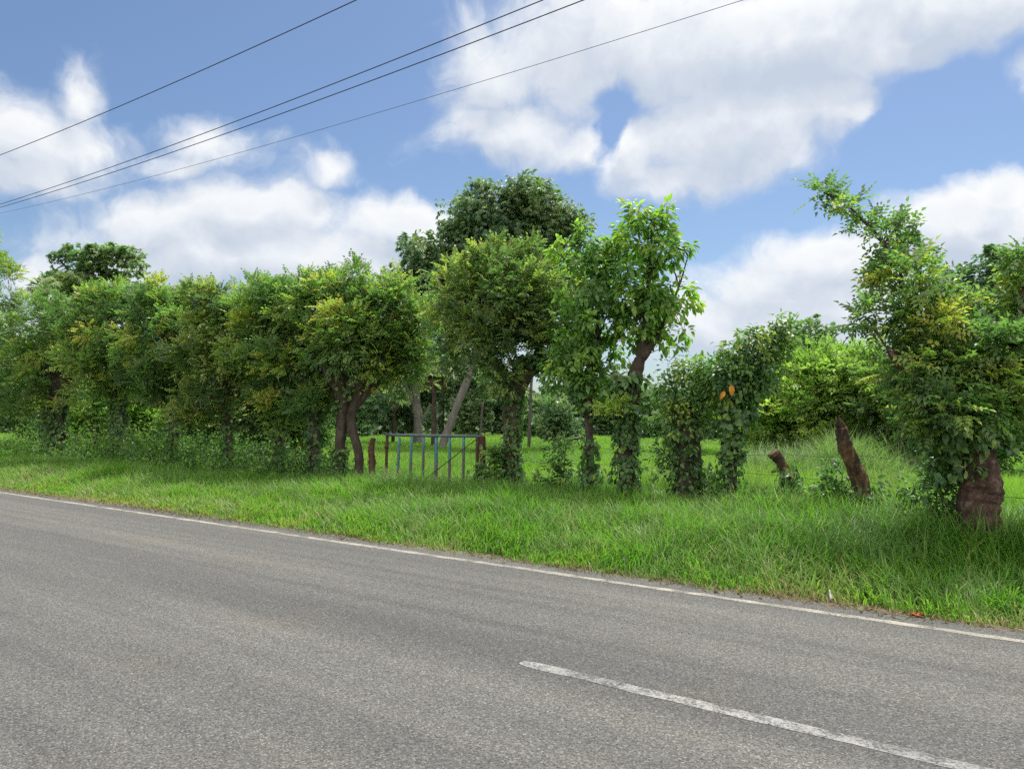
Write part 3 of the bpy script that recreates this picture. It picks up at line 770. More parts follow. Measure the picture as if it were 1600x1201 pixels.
YR = dep(1530, 10.3)
fence_tree('spreading_tree', 'big tree at the right with a stout reddish trunk and one branch reaching up leftwards', 'tree', YR,
    [(1532, 0, .235), (1530, 800, .21), (1533, 760, .215), (1524, 710, .20), (1526, 660, .21)],
    [(1480, 595, 90, 50, .0), (1425, 582, 50, 38, .2), (1560, 565, 62, 54, -.1), (1500, 530, 78, 45, .4), (1440, 500, 34, 36, .1), (1590, 490, 40, 50, .2), (1480, 650, 72, 34, -.3), (1570, 640, 56, 40, .1), (1612, 410, 18, 42, .1),
     (1402, 430, 26, 38, .5), (1392, 385, 24, 26, .8), (1424, 388, 18, 20, .7), (1356, 348, 14, 16, 1.0), (1318, 318, 14, 11, 1.2), (1290, 303, 8, 7, 1.4), (1375, 500, 26, 22, .2), (1350, 510, 16, 12, .2), (1436, 425, 15, 26, -.2), (1455, 455, 20, 26, .3), (1338, 330, 8, 9, 1.1),
     (1640, 560, 60, 70, 0)],
    280, 5900, 'pinnate_big', .62, 'hedge', 'bark_red', tint=(.42, .22), sub_r=.15, shoots=26, shoot_r=.016, lobes=.03, sides=40, rough=.012, droop=.35, power=.40,
    limbs=[[(1526, 670, 0, .20), (1500, 620, 0, .11), (1460, 560, .1, .06), (1420, 470, .4, .040), (1382, 384, .8, .026), (1334, 330, 1.1, .014), (1287, 301, 1.4, .005)],
           [(1530, 665, 0, .20), (1560, 600, 0, .085), (1588, 520, 0, .036), (1607, 400, 0, .010)], [(1515, 660, 0, .14), (1470, 640, -.2, .10), (1430, 600, -.2, .06), (1390, 550, -.1, .03)],
           [(1520, 650, .1, .15), (1500, 570, .2, .08), (1480, 480, .3, .03)]],
    heads=[(1540, 600, .2, .12), (1480, 665, -.3, .10)],
    vines=[([(1500, 690), (1475, 650)], 420, .42, 'broad', .6), ([(1485, 740), (1490, 690)], 240, .25, 'broad', .62), ([(1545, 690), (1520, 660)], 160, .3, 'heart', 1.2)])

# ---- stumps, posts
def post_thing(name, label, cat, Y, pts, mat, vines=(), sides=9, rough=.16, group=None, cut=True, lobes=.08):
    base = on_ground(pts[0][0], Y)
    root = empty(name, (base[0], base[1], 0), label, cat, group)
    P = [base] + [at(px, py, Y) for px, py, r in pts[1:]]
    tb = Tubes(); n_ = 9 * len(P)
    tb.add(smooth_line(P, n_), np.interp(np.linspace(0, len(P) - 1, n_), np.arange(len(P)), [q[2] for q in pts]), sides, rough, lobes=lobes)
    l_ = tb.V[-1].reshape(-1, sides, 3)
    if cut:
        c_ = P[-1]; ax = (P[-1] - P[-2]) / np.linalg.norm(P[-1] - P[-2]); r_ = pts[-1][2] * .86
        tf = Tubes(); tf.add(np.array([c_ - ax * .004, c_ + ax * .003, c_ + ax * .007]), np.array([r_, r_, r_ * .93]), 14, .06, knob=.08)
        tf.build('cut_face', M['cutwood'], root)
    else:
        ax = (P[-1] - P[-2]) / np.linalg.norm(P[-1] - P[-2])
        for k in range(5):      # split, splintered end
            a_ = rng.random() * 6.28; o_ = np.array([math.cos(a_), math.sin(a_), 0]) * pts[-1][2] * .55
            tb.add(np.array([P[-1] + o_ - ax * .06, P[-1] + o_ * .95 + ax * rng.uniform(.02, .07), P[-1] + o_ * .8 + ax * rng.uniform(.08, .16)]), np.array([.030, .020, .006]), 6, .2)
    tb.build('stem', M[mat], root)
    if vines:
        vl = Leaves(); vts = []
        for (vp, cnt, spread, vtm, vsz) in vines:
            vt = Tubes(); vts.append(vt)
            vine(vl, vt, [at(px, py, Y) if py < 1e4 else on_ground(px, Y, .05) for px, py in vp], cnt, spread, vtm, vsz)
        o = vl.build('climbing_vine', M['vine'], root)
        for vt in vts: vt.build('vine_stem', M['bark'], o)
    return root
Ys = dep(1235, 11.9)
post_thing('cut_stump', 'sawn off branch stump leaning left, wrapped in creeper', 'tree stump', Ys, [(1240, 0, .085), (1232, 760, .08), (1222, 725, .08), (1208, 706, .085)], 'stump',
    [([(1242, 2e4), (1238, 770), (1226, 730)], 520, .20, 'broad', .5)])
Ys = dep(1350, 11.5)
post_thing('rotten_post', 'rotten split trunk leaning left with orange wood showing, between two vine clumps', 'post', Ys, [(1358, 0, .115), (1352, 775, .11), (1335, 730, .105), (1322, 700, .10), (1314, 668, .075)], 'stump',
    [([(1360, 2e4), (1356, 780), (1348, 762)], 260, .22, 'broad', .5), ([(1378, 785), (1374, 755)], 60, .10, 'broad', .6)], 14, .12, lobes=.12, cut=False)
Yp = dep(581, 12.7)
post_thing('fence_post', 'rough brown wooden post at the left end of the gate', 'fence post', Yp, [(581, 0, .085), (581, 720, .08), (580, 702, .075), (583, 684, .055)], 'post', rough=.18)
Yp = dep(754, 12.85)
post_thing('fence_post', 'red brown wooden post at the right end of the gate', 'fence post', Yp, [(755, 0, .068), (754, 720, .066), (754, 700, .066), (754, 681, .066)], 'postred', rough=.10,
    vines=[([(752, 2e4), (745, 745)], 240, .30, 'heart', 1.0)])

# low creeper clumps on the fence line
def clump(name, label, cat, Y, ells, n, tm, size, mat, nsub=24, tint=(.42, .18), stems=4, group=None, **kw):
    px0 = ells[0][0]
    base = on_ground(px0, Y, 0)
    root = empty(name, base, label, cat, group)
    tb = Tubes(); lv = Leaves()
    nodes = []
    for k in range(stems):
        b0 = base + np.array([rng.normal(0, .12), rng.normal(0, .12), -.05])
        e = ells[k % len(ells)]; tp = at(e[0], e[1], Y) + rng.normal(0, .06, 3)
        l = smooth_line([b0, (b0 + tp) / 2 + rng.normal(0, .05, 3), tp], 8); tb.add(l, np.linspace(.018, .007, 8), 5, cap=False); nodes += list(l[2:])
    k = dict(droop=.45, sub_r=.16, shoots=6, shoot_r=.008, twig_r=.004); k.update(kw)
    crown(lv, tb, nodes, [E(*e[:4], Y, *e[4:]) for e in ells], nsub, n, tm, size, tint=tint, **k)
    tb.build('stem', M['bark'], root); lv.build('foliage', M[mat], root)
    return root
clump('creeper_clump', 'dark creeper mound between the ivy tree and the thin trunk', 'creeper', dep(875, 12.9), [(873, 745, 26, 28), (878, 710, 15, 22), (860, 770, 24, 16)], 900, 'broad', .55, 'vine')
clump('creeper_clump', 'dark creeper spilling over the ground right of the red brown gate post', 'creeper', dep(765, 12.7), [(768, 745, 22, 26), (748, 760, 20, 16), (775, 715, 14, 20)], 900, 'heart', 1.1, 'vine')
clump('creeper_clump', 'low creeper filling the gap between creeper stump and slanting vine tree', 'creeper', dep(1112, 12.5), [(1112, 762, 22, 24), (1128, 782, 20, 16)], 480, 'broad', .55, 'vine')
clump('creeper_clump', 'leafy creeper mound just left of the rotten leaning post', 'creeper', dep(1298, 11.6), [(1298, 770, 24, 30), (1302, 738, 14, 18), (1290, 795, 26, 20)], 950, 'broad', .5, 'vine')
clump('creeper_clump', 'creeper hanging by the left flank of the stout reddish trunk', 'creeper', dep(1478, 10.5), [(1478, 770, 18, 36), (1470, 740, 18, 20), (1490, 800, 16, 22)], 700, 'broad', .5, 'vine')
clump('weed_plant', 'thin upright weed standing between rotten post and stout trunk', 'weed', dep(1432, 11.1), [(1432, 770, 13, 24), (1428, 800, 18, 18)], 230, 'broad', .5, 'weed', 12)
clump('weed_plant', 'small leafy weed left of the sawn off stump', 'weed', dep(1196, 11.9), [(1196, 780, 14, 16)], 160, 'broad', .42, 'weed', 8)

# ---- undergrowth along the left row
def ug():
    lv = Leaves(); tb = Tubes()
    for px, py, rx, ry, t, n, mt in [(20, 700, 60, 22, 11.7, 1500, .5), (95, 695, 60, 24, 11.8, 1500, .40), (165, 690, 55, 34, 11.7, 1500, .55), (235, 688, 50, 30, 11.9, 1300, .42), (300, 700, 50, 28, 12.0, 1200, .35),
                                 (360, 706, 45, 28, 12.1, 1100, .45), (420, 712, 45, 28, 12.2, 1100, .36), (475, 716, 42, 30, 12.4, 1000, .3), (515, 725, 30, 22, 12.4, 600, .4), (60, 674, 60, 25, 13.4, 1400, .40), (140, 674, 60, 28, 13.8, 1500, .45),
                                 (230, 679, 55, 28, 14.0, 1500, .4), (320, 689, 50, 25, 14.0, 1300, .35), (400, 699, 50, 25, 14.0, 1300, .4), (470, 709, 45, 23, 14.0, 1200, .35), (-70, 690, 70, 40, 12.0, 1500, .45), (572, 735, 20, 20, 13.3, 300, .5)]:
        Y = dep(px, t); e = E(px, py + 14, rx, ry * .85, Y, 0, .8)
        C, R, O = pick_clumps([e], 40); n = int(n * .7)
        C[:, 2] = np.maximum(C[:, 2], .06)
        i = rng.integers(0, len(C), n)
        off = rng.normal(0, .20, (n, 3)); pos = C[i] + off; pos[:, 2] = np.maximum(pos[:, 2], .04)
        lv.inst('broad', pos, off + rng.normal(0, .2, (n, 3)) + np.array([0, 0, -.1]), np.array([0, 0, 1.]) + rng.normal(0, .5, (n, 3)), rng.uniform(.3, .75, n), mt - .08 + rng.normal(0, .18, n) + .24 * rng.normal(size=len(C))[i])
    return lv.build('undergrowth', M['weed'])
tag(ug(), 'dark broadleaf undergrowth along the foot of the left row of trees', 'undergrowth', kind='stuff')

# ---- bushes behind the row
def bush(label, Y, ells, n, tm, size, mat, tint=(.45, .17), nsub=60, sub_r=.35, name='bush', group=None, **kw):
    return clump(name, label, 'bush' if name == 'bush' else 'tree', Y, ells, n, tm, size, mat, nsub, tint, 7, group, sub_r=sub_r, droop=.1, shoots=10, shoot_r=.02, twig_r=.008, **kw)
bg = 'bushes seen between the trunks of the left row'
bush('shaded bush behind the thick vine swathed trunk', dep(60, 18), [(60, 620, 70, 70), (20, 580, 60, 60)], 2600, 'pinnate', 1.7, 'hedge', (.4, .15), group=bg)
bush('small yellow green bush between the thick trunk and the leaf covered trunk', dep(150, 16), [(150, 635, 32, 46), (140, 660, 38, 30)], 2200, 'pinnate', 1.1, 'bright', (.26, .18), group=bg)
bush('yellow green bush between the leaf covered trunk and the slim bare trunk', dep(226, 16), [(226, 630, 30, 50), (230, 665, 36, 28)], 2200, 'pinnate', 1.1, 'bright', (.22, .18), group=bg)
bush('dull green bush behind the slim bare trunk and the kinked trunk', dep(310, 16.5), [(308, 620, 38, 62), (320, 665, 45, 34)], 2300, 'pinnate', 1.2, 'olive', (.42, .15), group=bg)
bush('grey green bush behind the shaggy tree', dep(400, 17), [(398, 620, 42, 60), (410, 670, 50, 34)], 2300, 'pinnate', 1.3, 'olive', (.36, .14), group=bg)
bush('shaded bush behind the tree with the highest crown', dep(470, 18), [(472, 625, 44, 60), (480, 670, 46, 34), (505, 600, 30, 50)], 2300, 'pinnate', 1.4, 'hedge', (.40, .15), group=bg)
bush('broad dark bush far behind the left row beside the vine swathed trunk', dep(110, 25), [(110, 590, 110, 85), (190, 600, 90, 80)], 3000, 'tuft', .9, 'far', (.35, .15), nsub=80, sub_r=.5, group=bg)
bush('broad dark bush far behind the slim and kinked trunks', dep(330, 25), [(300, 590, 100, 85), (400, 600, 80, 80)], 3000, 'tuft', .9, 'far', (.32, .15), nsub=80, sub_r=.5, group=bg)
bush('broad bush far behind the twin twisted trunks', dep(510, 28), [(500, 600, 75, 75), (560, 640, 40, 40)], 2600, 'tuft', .9, 'far', (.42, .15), nsub=80, sub_r=.5, group=bg)

bush('low mid green shrub in the meadow behind the creeper stump', 33, [(1075, 655, 40, 34, 0), (1045, 668, 30, 22, .3)], 1500, 'tuft', .62, 'far', (.55, .15), 50, .4)
bush('low grey green shrub in the meadow left of the bright thicket', 30, [(1140, 640, 38, 44, 0), (1165, 660, 30, 34, .3)], 1600, 'tuft', .62, 'far', (.48, .15), 50, .4)
bush('pale shrub in the meadow between ivy tree and thin straight trunk', 36, [(870, 662, 28, 26, 0), (890, 672, 26, 18, .3)], 1100, 'tuft', .62, 'far', (.60, .15), 40, .4)

# bright thicket on the right, each bush its own
tg = 'bright bushes of the thicket on the right'
bush('yellow green feathery bush at the left end of the right thicket', 23, [(1215, 610, 42, 44, 0), (1200, 650, 36, 42, -.4), (1235, 660, 40, 40, 0)], 3400, 'pinnate', 1.15, 'bright', (.48, .2), 90, .36, group=tg)
bush('largest bright green bush of the right thicket, domed top', 22.5, [(1290, 600, 62, 48, 0), (1260, 575, 36, 26, .3), (1330, 590, 50, 38, .2), (1290, 650, 65, 45, -.3), (1350, 640, 40, 50, .2)], 6000, 'pinnate', 1.15, 'bright', (.42, .2), 130, .36, group=tg)
bush('darker bush of the right thicket behind the rotten post', 21.5, [(1400, 610, 60, 58, 0), (1380, 660, 60, 50, -.4), (1440, 595, 44, 60, .3), (1370, 585, 40, 34, .2)], 5400, 'pinnate', 1.15, 'hedge', (.55, .2), 110, .36, group=tg)
bush('dark bush of the right thicket behind the stout reddish trunk', 19.5, [(1500, 640, 60, 60, 0), (1570, 640, 60, 70, 0), (1540, 690, 70, 40, -.3), (1640, 640, 60, 80, .4)], 4300, 'pinnate', 1.2, 'hedge', (.30, .14), 110, .38, group=tg)

# ---- trees farther back
def far_tree(name, label, Y, trunk, ells, n, tm, size, mat, nsub, sub_r, tint=(.45, .15), bark='bark_pale', limbs=(), cat='tree', group=None, **kw):
    return fence_tree(name, label, cat, Y, trunk, ells, nsub, n, tm, size, mat, bark, limbs=limbs, group=group, sub_r=sub_r, tint=tint, lobes=.06, rough=.08, **kw)

YB = 38.0
far_tree('meadow_tree', 'huge blue green tree towering behind the gate on a leaning pale trunk', YB,
    [(688, 0, .20), (712, 640, .175), (737, 575, .175), (760, 500, .22), (775, 450, .26)],
    [(790, 335, 84, 50, 0), (745, 330, 46, 40, .5), (850, 352, 60, 54, .3), (815, 330, 60, 46, .5), (885, 370, 24, 30, 0), (720, 372, 52, 46, -.5), (668, 400, 40, 44, 0), (648, 412, 26, 40, 0), (655, 445, 34, 48, .4), (690, 430, 46, 50, .6), (770, 395, 85, 50, 1.), (860, 425, 48, 44, .3), (680, 465, 45, 45, .3), (785, 302, 50, 20, 0), (905, 430, 30, 24, .3), (700, 520, 40, 30, .5), (780, 450, 60, 40, .8)],
    16500, 'droop', .92, 'bluish', 310, .62, (.54, .22), droop=.45, shoots=34, shoot_r=.05, twig_r=.02, power=.38,
    limbs=[[(772, 460, 0, .28), (735, 420, 0, .17), (690, 400, 0, .09), (660, 400, 0, .05)], [(775, 450, 0, .30), (790, 390, 0, .2), (800, 330, 0, .1), (800, 290, 0, .04)], [(775, 455, 0, .24), (825, 435, 0, .17), (860, 428, 0, .13), (905, 440, 0, .07)], [(785, 400, 0, .16), (830, 360, 0, .10), (870, 340, 0, .04)], [(780, 420, 0, .16), (750, 370, 0, .10), (735, 330, 0, .04)]])
far_tree('forked_tree', 'pale forked tree in the meadow between the two fan palms', 44,
    [(653, 0, .29), (653, 650, .22), (650, 610, .19), (647, 580, .16)],
    [(640, 550, 40, 25, 0), (610, 560, 32, 26, .5), (670, 550, 30, 25, .5)], 900, 'tuft', 1.0, 'far', 30, .7,
    limbs=[[(652, 640, 0, .14), (635, 605, 0, .11), (622, 580, 0, .08)], [(648, 592, 0, .14), (662, 580, 0, .12), (680, 560, 0, .08)], [(654, 662, 0, .10), (666, 645, 0, .08), (672, 630, 0, .05)]], shoots=8)
far_tree('umbrella_tree', 'flat topped spreading tree rising above the far end of the left row', 40,
    [(118, 0, .30), (118, 520, .22), (122, 440, .2)],
    [(150, 398, 52, 12, 0), (195, 402, 34, 12, .4), (208, 415, 20, 10, .2), (110, 405, 32, 16, 0), (120, 440, 45, 24, 0), (175, 430, 40, 14, .4), (80, 440, 24, 14, .3), (150, 455, 50, 26, .5)],
    2900, 'tuft', .8, 'far', 110, .36, (.70, .17), bark='bark', shoots=18, shoot_r=.03, twig_r=.012, updir=.0, flat=.45, power=.5,
    limbs=[[(120, 450, 0, .16), (150, 420, 0, .09), (200, 400, 0, .03)], [(120, 450, 0, .14), (105, 420, 0, .07), (90, 405, 0, .03)]])
far_tree('dark_tree', 'dark rounded tree behind the spreading tree at the right edge', 42,
    [(1545, 0, .4), (1545, 520, .3), (1545, 470, .3)],
    [(1545, 430, 42, 38, 0), (1575, 420, 40, 34, .5), (1505, 470, 28, 20, 0), (1560, 470, 60, 40, 0), (1540, 520, 60, 40, 0), (1620, 440, 50, 50, .5)],
    3600, 'tuft', .85, 'bluish', 100, .6, (.40, .2), shoots=14, shoot_r=.04, twig_r=.015, bark='bark')
far_tree('pale_tree', 'loose light tree behind the left end of the bright thicket', 34,
    [(1256, 0, .22), (1256, 600, .18), (1256, 560, .16)],
    [(1255, 530, 36, 20, 0), (1285, 535, 24, 16, .3), (1230, 545, 30, 20, 0), (1262, 516, 18, 9, 0), (1260, 560, 55, 22, 0), (1300, 548, 14, 10, 0)],
    1700, 'tuft', .6, 'far', 70, .40, (.55, .15), shoots=12, shoot_r=.03, twig_r=.012)

# treeline beyond the meadow
bt = 'trees beyond the meadow'
def back_tree(i, px, Y, top, wid, mat, tint, label):
    hh = 650 - top
    base = 650 + HC * F / Y
    mid = (top + base) / 2
    es = [(px, top + hh * .30, wid * .62, hh * .30, 0), (px - wid * .45, top + hh * .5, wid * .5, hh * .36, 1.), (px + wid * .45, top + hh * .52, wid * .5, hh * .36, -.6), (px, top + hh * .75, wid * .95, hh * .40, 0), (px + wid * .2, base - 14, wid * .9, 16, -1.2), (px - wid * .3, mid + 8, wid * .7, hh * .25, .8), (px + wid * .4, mid + 14, wid * .6, hh * .22, -.5)]
    far_tree('background_tree', label, Y, [(px, 0, .22), (px, mid, .18), (px + 3, top + hh * .5, .14)], es, 2100, 'tuft', 1.12, mat, 84, .72, tint, group=bt, shoots=9, shoot_r=.04, twig_r=.015)
line = [
 (545, 58, 590, 34, 'far', (.50, .15), 'pale green tree beyond the meadow just right of the twin trunks'),
 (596, 62, 545, 40, 'far', (.55, .15), 'light tree beyond the meadow behind the smaller fan palm'),
 (640, 64, 530, 44, 'far', (.36, .15), 'dark tree beyond the meadow behind the forked tree'),
 (690, 62, 505, 44, 'far', (.42, .15), 'mid green tree beyond the meadow behind the tall fan palm'),
 (735, 60, 535, 40, 'far', (.60, .15), 'yellowish tree beyond the meadow behind the right half of the gate'),
 (785, 62, 585, 38, 'bluish', (.5, .2), 'dark tree beyond the meadow hidden behind the ivy tree'),
 (845, 56, 632, 34, 'far', (.62, .15), 'low pale bushy tree beyond the meadow by the tall grey pole'),
 (895, 60, 590, 36, 'far', (.50, .15), 'tree beyond the meadow behind the thin straight trunk'),
 (945, 60, 605, 36, 'far', (.42, .15), 'tree beyond the meadow left of the ivy covered fork'),
 (1000, 56, 620, 36, 'far', (.55, .15), 'low tree beyond the meadow right of the ivy covered fork'),
 (1050, 58, 618, 36, 'far', (.48, .15), 'tree beyond the meadow behind the creeper stump'),
 (1110, 54, 600, 40, 'far', (.50, .15), 'tree beyond the meadow behind the slanting vine tree'),
 (1175, 50, 590, 44, 'far', (.45, .15), 'tree beyond the meadow at the left of the bright thicket'),
 (480, 62, 560, 60, 'far', (.36, .15), 'tall dark tree beyond the meadow hidden behind the left row'),
 (390, 66, 555, 60, 'far', (.40, .15), 'broad tree beyond the meadow behind the shaggy tree'),
 (280, 70, 550, 66, 'far', (.38, .15), 'broad tree beyond the meadow behind the slim bare trunk'),
 (150, 74, 550, 70, 'far', (.42, .15), 'broad tree beyond the meadow behind the leaf covered trunk'),
 (20, 78, 520, 80, 'far', (.40, .15), 'tall tree beyond the meadow at the left edge'),
 (-120, 78, 520, 90, 'far', (.40, .15), 'tall tree beyond the meadow outside the left edge'),
 (1340, 52, 580, 70, 'far', (.45, .15), 'tree beyond the meadow hidden by the bright thicket'),
 (1470, 50, 560, 70, 'far', (.42, .15), 'tree beyond the meadow behind the spreading tree'),
 (1640, 48, 520, 80, 'far', (.42, .15), 'tree beyond the meadow at the right edge'),
 (1780, 48, 520, 80, 'far', (.42, .15), 'tree beyond the meadow outside the right edge'),
]
for i, a in enumerate(line): back_tree(i, *a)

def far_woods():
    lv = Leaves(); n = 15000
    px = rng.uniform(-500, 2100, n); Y = rng.uniform(82, 96, n)
    x = (px - 800) / F * Y
    top = 3.2 + 2.6 * vnoise(x * .22, 7.3) + .8 * vnoise(x * .9, 2.1)
    z = top * rng.random(n) ** .7
    pos = np.stack([x, Y, z], 1)
    lv.inst('tuft', pos, rng.normal(0, 1, (n, 3)) + np.array([0, -.6, .2]), np.array([0, -.3, 1.]) + rng.normal(0, .5, (n, 3)), rng.uniform(1.6, 3.2, n), .42 + .4 * (vnoise(x * .5, z * .8) - .5) + rng.normal(0, .1, n))
    return lv.build('far_woods', M['far'])
tag(far_woods(), 'far green wood closing the meadow behind all the other trees', 'woods', kind='stuff')

# ---- fan palms
def palm(label, Y, px, ptop, r_px, tr, nf=26, dead=10):
    base = on_ground(px, Y); top = at(px, ptop, Y)
    root = empty('fan_palm', (base[0], base[1], 0), label, 'palm tree')
    tb = Tubes(); l = smooth_line([base, (base + top) / 2 + np.array([.05, 0, 0]), top], 14)
    tb.add(l, np.linspace(tr * 1.15, tr, 14), 9, .05); tb.build('trunk', M['bark'], root)
    R = r_px * Y / F
    def fan(lv, c, d, L, droop, tint):
        d = d / np.linalg.norm(d); side = np.cross(d, [0, 0, 1]); side /= np.linalg.norm(side) + 1e-9
        h = c + d * L * .45; V = []; Q = []
        for a in np.linspace(-1.45, 1.45, 15):
            dd = d * math.cos(a) + side * math.sin(a)
            tip = h + dd * L * .58 * (1 - .12 * abs(a)) + np.array([0, 0, -droop * L * .35 * (.5 + rng.random())])
            mid = h + dd * L * .34; s2 = np.cross(dd, [0, 0, 1]); s2 /= np.linalg.norm(s2) + 1e-9
            V += [h, mid - s2 * L * .045, tip, mid + s2 * L * .045]
        V += [c - side * .02, c + side * .02, h + side * .02, h - side * .02]
        V = np.array(V); lv.V.append(V); lv.Q.append(np.arange(len(V)).reshape(-1, 4) + lv.k); lv.k += len(V)
        lv.T.append(np.full(len(V), tint) + rng.normal(0, .05, len(V)))
    lv = Leaves()
    for k in range(nf):
        a = rng.random() * 6.28; el = rng.uniform(-.45, 1.25)
        fan(lv, top, np.array([math.cos(a) * math.cos(el), math.sin(a) * math.cos(el), math.sin(el)]), R * rng.uniform(.85, 1.1), rng.uniform(.3, .9), rng.uniform(.2, .8))
    lv.build('crown', M['palm'], root)
    lv = Leaves()
    for k in range(dead):
        a = rng.random() * 6.28; el = rng.uniform(-1.2, -.6)
        fan(lv, top - np.array([0, 0, .1]), np.array([math.cos(a) * math.cos(el), math.sin(a) * math.cos(el), math.sin(el)]), R * rng.uniform(.55, .8), 1.0, rng.uniform(.5, 1))
    lv.build('dead_fronds', M['dead'], root)
palm('taller fan palm with brown dead fronds behind the middle of the gate', 40, 677, 570, 46, .115, 30, 6)
palm('smaller grey green fan palm left of the pale forked tree', 46, 614, 614, 36, .10, 26, 5)
palm('dark palm poking out beside the flat topped tree', 34, 70, 452, 30, .11, 22, 4)

# ---- poles in the meadow
def pole(label, Y, px, top, r):
    base = on_ground(px - 3, Y); tp = at(px + 2, top, Y)
    tb = Tubes(); tb.add(smooth_line([base, (base + tp) / 2, tp], 10), np.linspace(r, r * .8, 10), 10, .05)
    o = tb.build('wooden_pole', M['polewood']); tag(o, label, 'pole')
    return o
pole('tall thin grey pole in the meadow right of the ivy tree', 38, 829, 572, .085)
pole('short pale pole in the meadow just above the red brown gate post', 40, 752, 628, .06)
pole('pale thin pole in the meadow left of the thin straight trunk', 44, 895, 655, .06)

# ------------------------------------------------------------------ gate
YgL, YgR = dep(605, 12.6), dep(750, 12.6)
gl = on_ground(604, YgL, 0); gr_ = on_ground(749, YgR, 0)
gate = empty('farm_gate', tuple((gl + gr_) / 2), 'worn teal metal tube gate with a diagonal brace standing in the grass', 'gate')
gz = 1.245
tb = Tubes(); a = at(603, 678.5, YgL); c = at(751, 681, YgR)
tb.add(np.array([a + (c - a) * f + np.array([0, 0, -.012 * math.sin(f * 3.14)]) for f in np.linspace(0, 1, 12)]), .034, 10, .02); tb.build('top_rail', M['rail'], gate)
def gpt(px, z=None):
    Yq = dep(px, 12.6); p = on_ground(px, Yq, 0); return p, Yq
for px, ptop, dx, r, mt, zb in [(605, 681, -2, .034, 'rust', .02), (624, 683, -3, .031, 'teal', .0), (643, 683, -2, .031, 'teal', .02), (662, 683, -1, .031, 'teal', .10), (682, 683, -1, .040, 'teal', .05), (703, 683, -1, .032, 'teal', .10), (724.5, 683, -1, .031, 'teal', .08), (746, 683, -1, .036, 'rust', .0)]:
    g0, Yq = gpt(px + dx); tp = at(px, ptop, gpt(px)[1])
    g0[2] = zb
    tb = Tubes(); tb.add(np.array([g0 + (tp - g0) * f for f in np.linspace(0, 1, 9)]), r, 10, .03); tb.build('bar', M[mt], gate)
tb = Tubes(); p0 = at(660, 752, dep(660, 12.54)); p1 = at(744, 686, dep(744, 12.54)); tb.add(np.array([p0, (p0 + p1) / 2, p1]), .010, 7); tb.build('diagonal_brace', M['rust'], gate)
tb = Tubes(); p0 = at(604, 697, YgL)
tb.add(np.array([p0 + np.array([0, 0, -.05]), p0 + np.array([0, 0, .05])]), .048, 10); tb.build('hinge', M['rust'], gate)

# ------------------------------------------------------------------ fence wires
def wire_run(label, pts, r=.0035, mat='wire'):
    """strand strung through the points, barbed every 15 cm"""
    tb = Tubes(); P = []
    for a, c in zip(pts[:-1], pts[1:]):
        for f in np.linspace(0, 1, 10)[:-1]:
            P.append(a + (c - a) * f + np.array([0, 0, -.025 * math.sin(math.pi * f)]))
    P.append(pts[-1]); P = np.array(P)
    tb.add(P, r, 5, cap=False)
    L = np.concatenate([[0], np.cumsum(np.linalg.norm(np.diff(P, axis=0), axis=1))])
    for q in np.arange(.1, L[-1], .15):
        c = np.array([np.interp(q, L, P[:, k]) for k in range(3)])
        d = rng.normal(size=3); d /= np.linalg.norm(d)
        tb.add(np.array([c - d * .014, c + d * .014]), .0022, 4, cap=False)
    o = tb.build('barbed_wire', M[mat]); tag(o, label, 'wire', 'barbed wire strands of the roadside fence'); return o
anch = [(757, 12.85), (800, 13.0), (922, 12.9), (979, 12.85), (1076, 12.5), (1142, 12.4), (1228, 11.9), (1352, 11.5), (1520, 10.8), (1720, 10.2)]
for z, lab in ((1.12, 'top barbed wire strand running from the gate through the roadside trees'), (.78, 'middle barbed wire strand running from the gate through the roadside trees'), (.45, 'lowest barbed wire strand half hidden in the verge grass')):
    wire_run(lab, [on_ground(px, dep(px, t), z + rng.normal(0, .03)) for px, t in anch])

# ------------------------------------------------------------------ overhead cables
def cable(label, T_, pa, pb, r, mat):
    """hung parallel to the road at t = T_ through two sighted points, with its sag"""
    def hit(px, py):
        Y = dep(px, T_); p = at(px, py, Y); s = p[0] * D[0] + p[1] * D[1]; return s, p[2]
    (s1, z1), (s2, z2) = hit(*pa), hit(*pb)
    k = .0012
    # z = c0 + c1 s + k s^2
    c1 = (z2 - z1 - k * (s2 * s2 - s1 * s1)) / (s2 - s1); c0 = z1 - c1 * s1 - k * s1 * s1
    S = np.linspace(-16, s1 + 6, 90)
    P = np.array([st(s, T_, c0 + c1 * s + k * s * s) for s in S])
    tb = Tubes(); tb.add(P, r, 6, cap=False)
    o = tb.build('power_cable', M[mat]); tag(o, label, 'cable', 'cables strung above the verge'); return o
cable('uppermost black overhead cable, apart from the others', 10.0, (0, 238), (552, 0), .011, 'cable')
cable('upper cable of the close pair of black overhead cables', 10.0, (0, 316.5), (850, 0), .010, 'cable')
cable('lower cable of the close pair of black overhead cables', 10.2, (0, 321.5), (915, 0), .010, 'cable')
cable('thin grey lowest overhead wire', 10.1, (10, 329), (1170, 0), .005, 'cable_thin')

# ------------------------------------------------------------------ litter
def litter(name, label, cat, px, py, parts, mat):
    w = ray(px, py)[1]; Y = -HC / w
    base = on_ground(px, Y, 0)
    V = []; Q = []
    for grid in parts:
        g = np.array(grid, float); n, m_ = g.shape[:2]; k = len(V)
        V += [base + p * .6 for p in g.reshape(-1, 3)]
        Q += [[k + i * m_ + j, k + i * m_ + j + 1, k + (i + 1) * m_ + j + 1, k + (i + 1) * m_ + j] for i in range(n - 1) for j in range(m_ - 1)]
    o = link_mesh(name, V, Q, mat, smooth=True)
    tag(o, label, cat)
    so = o.modifiers.new('thickness', 'SOLIDIFY'); so.thickness = .003
    return o
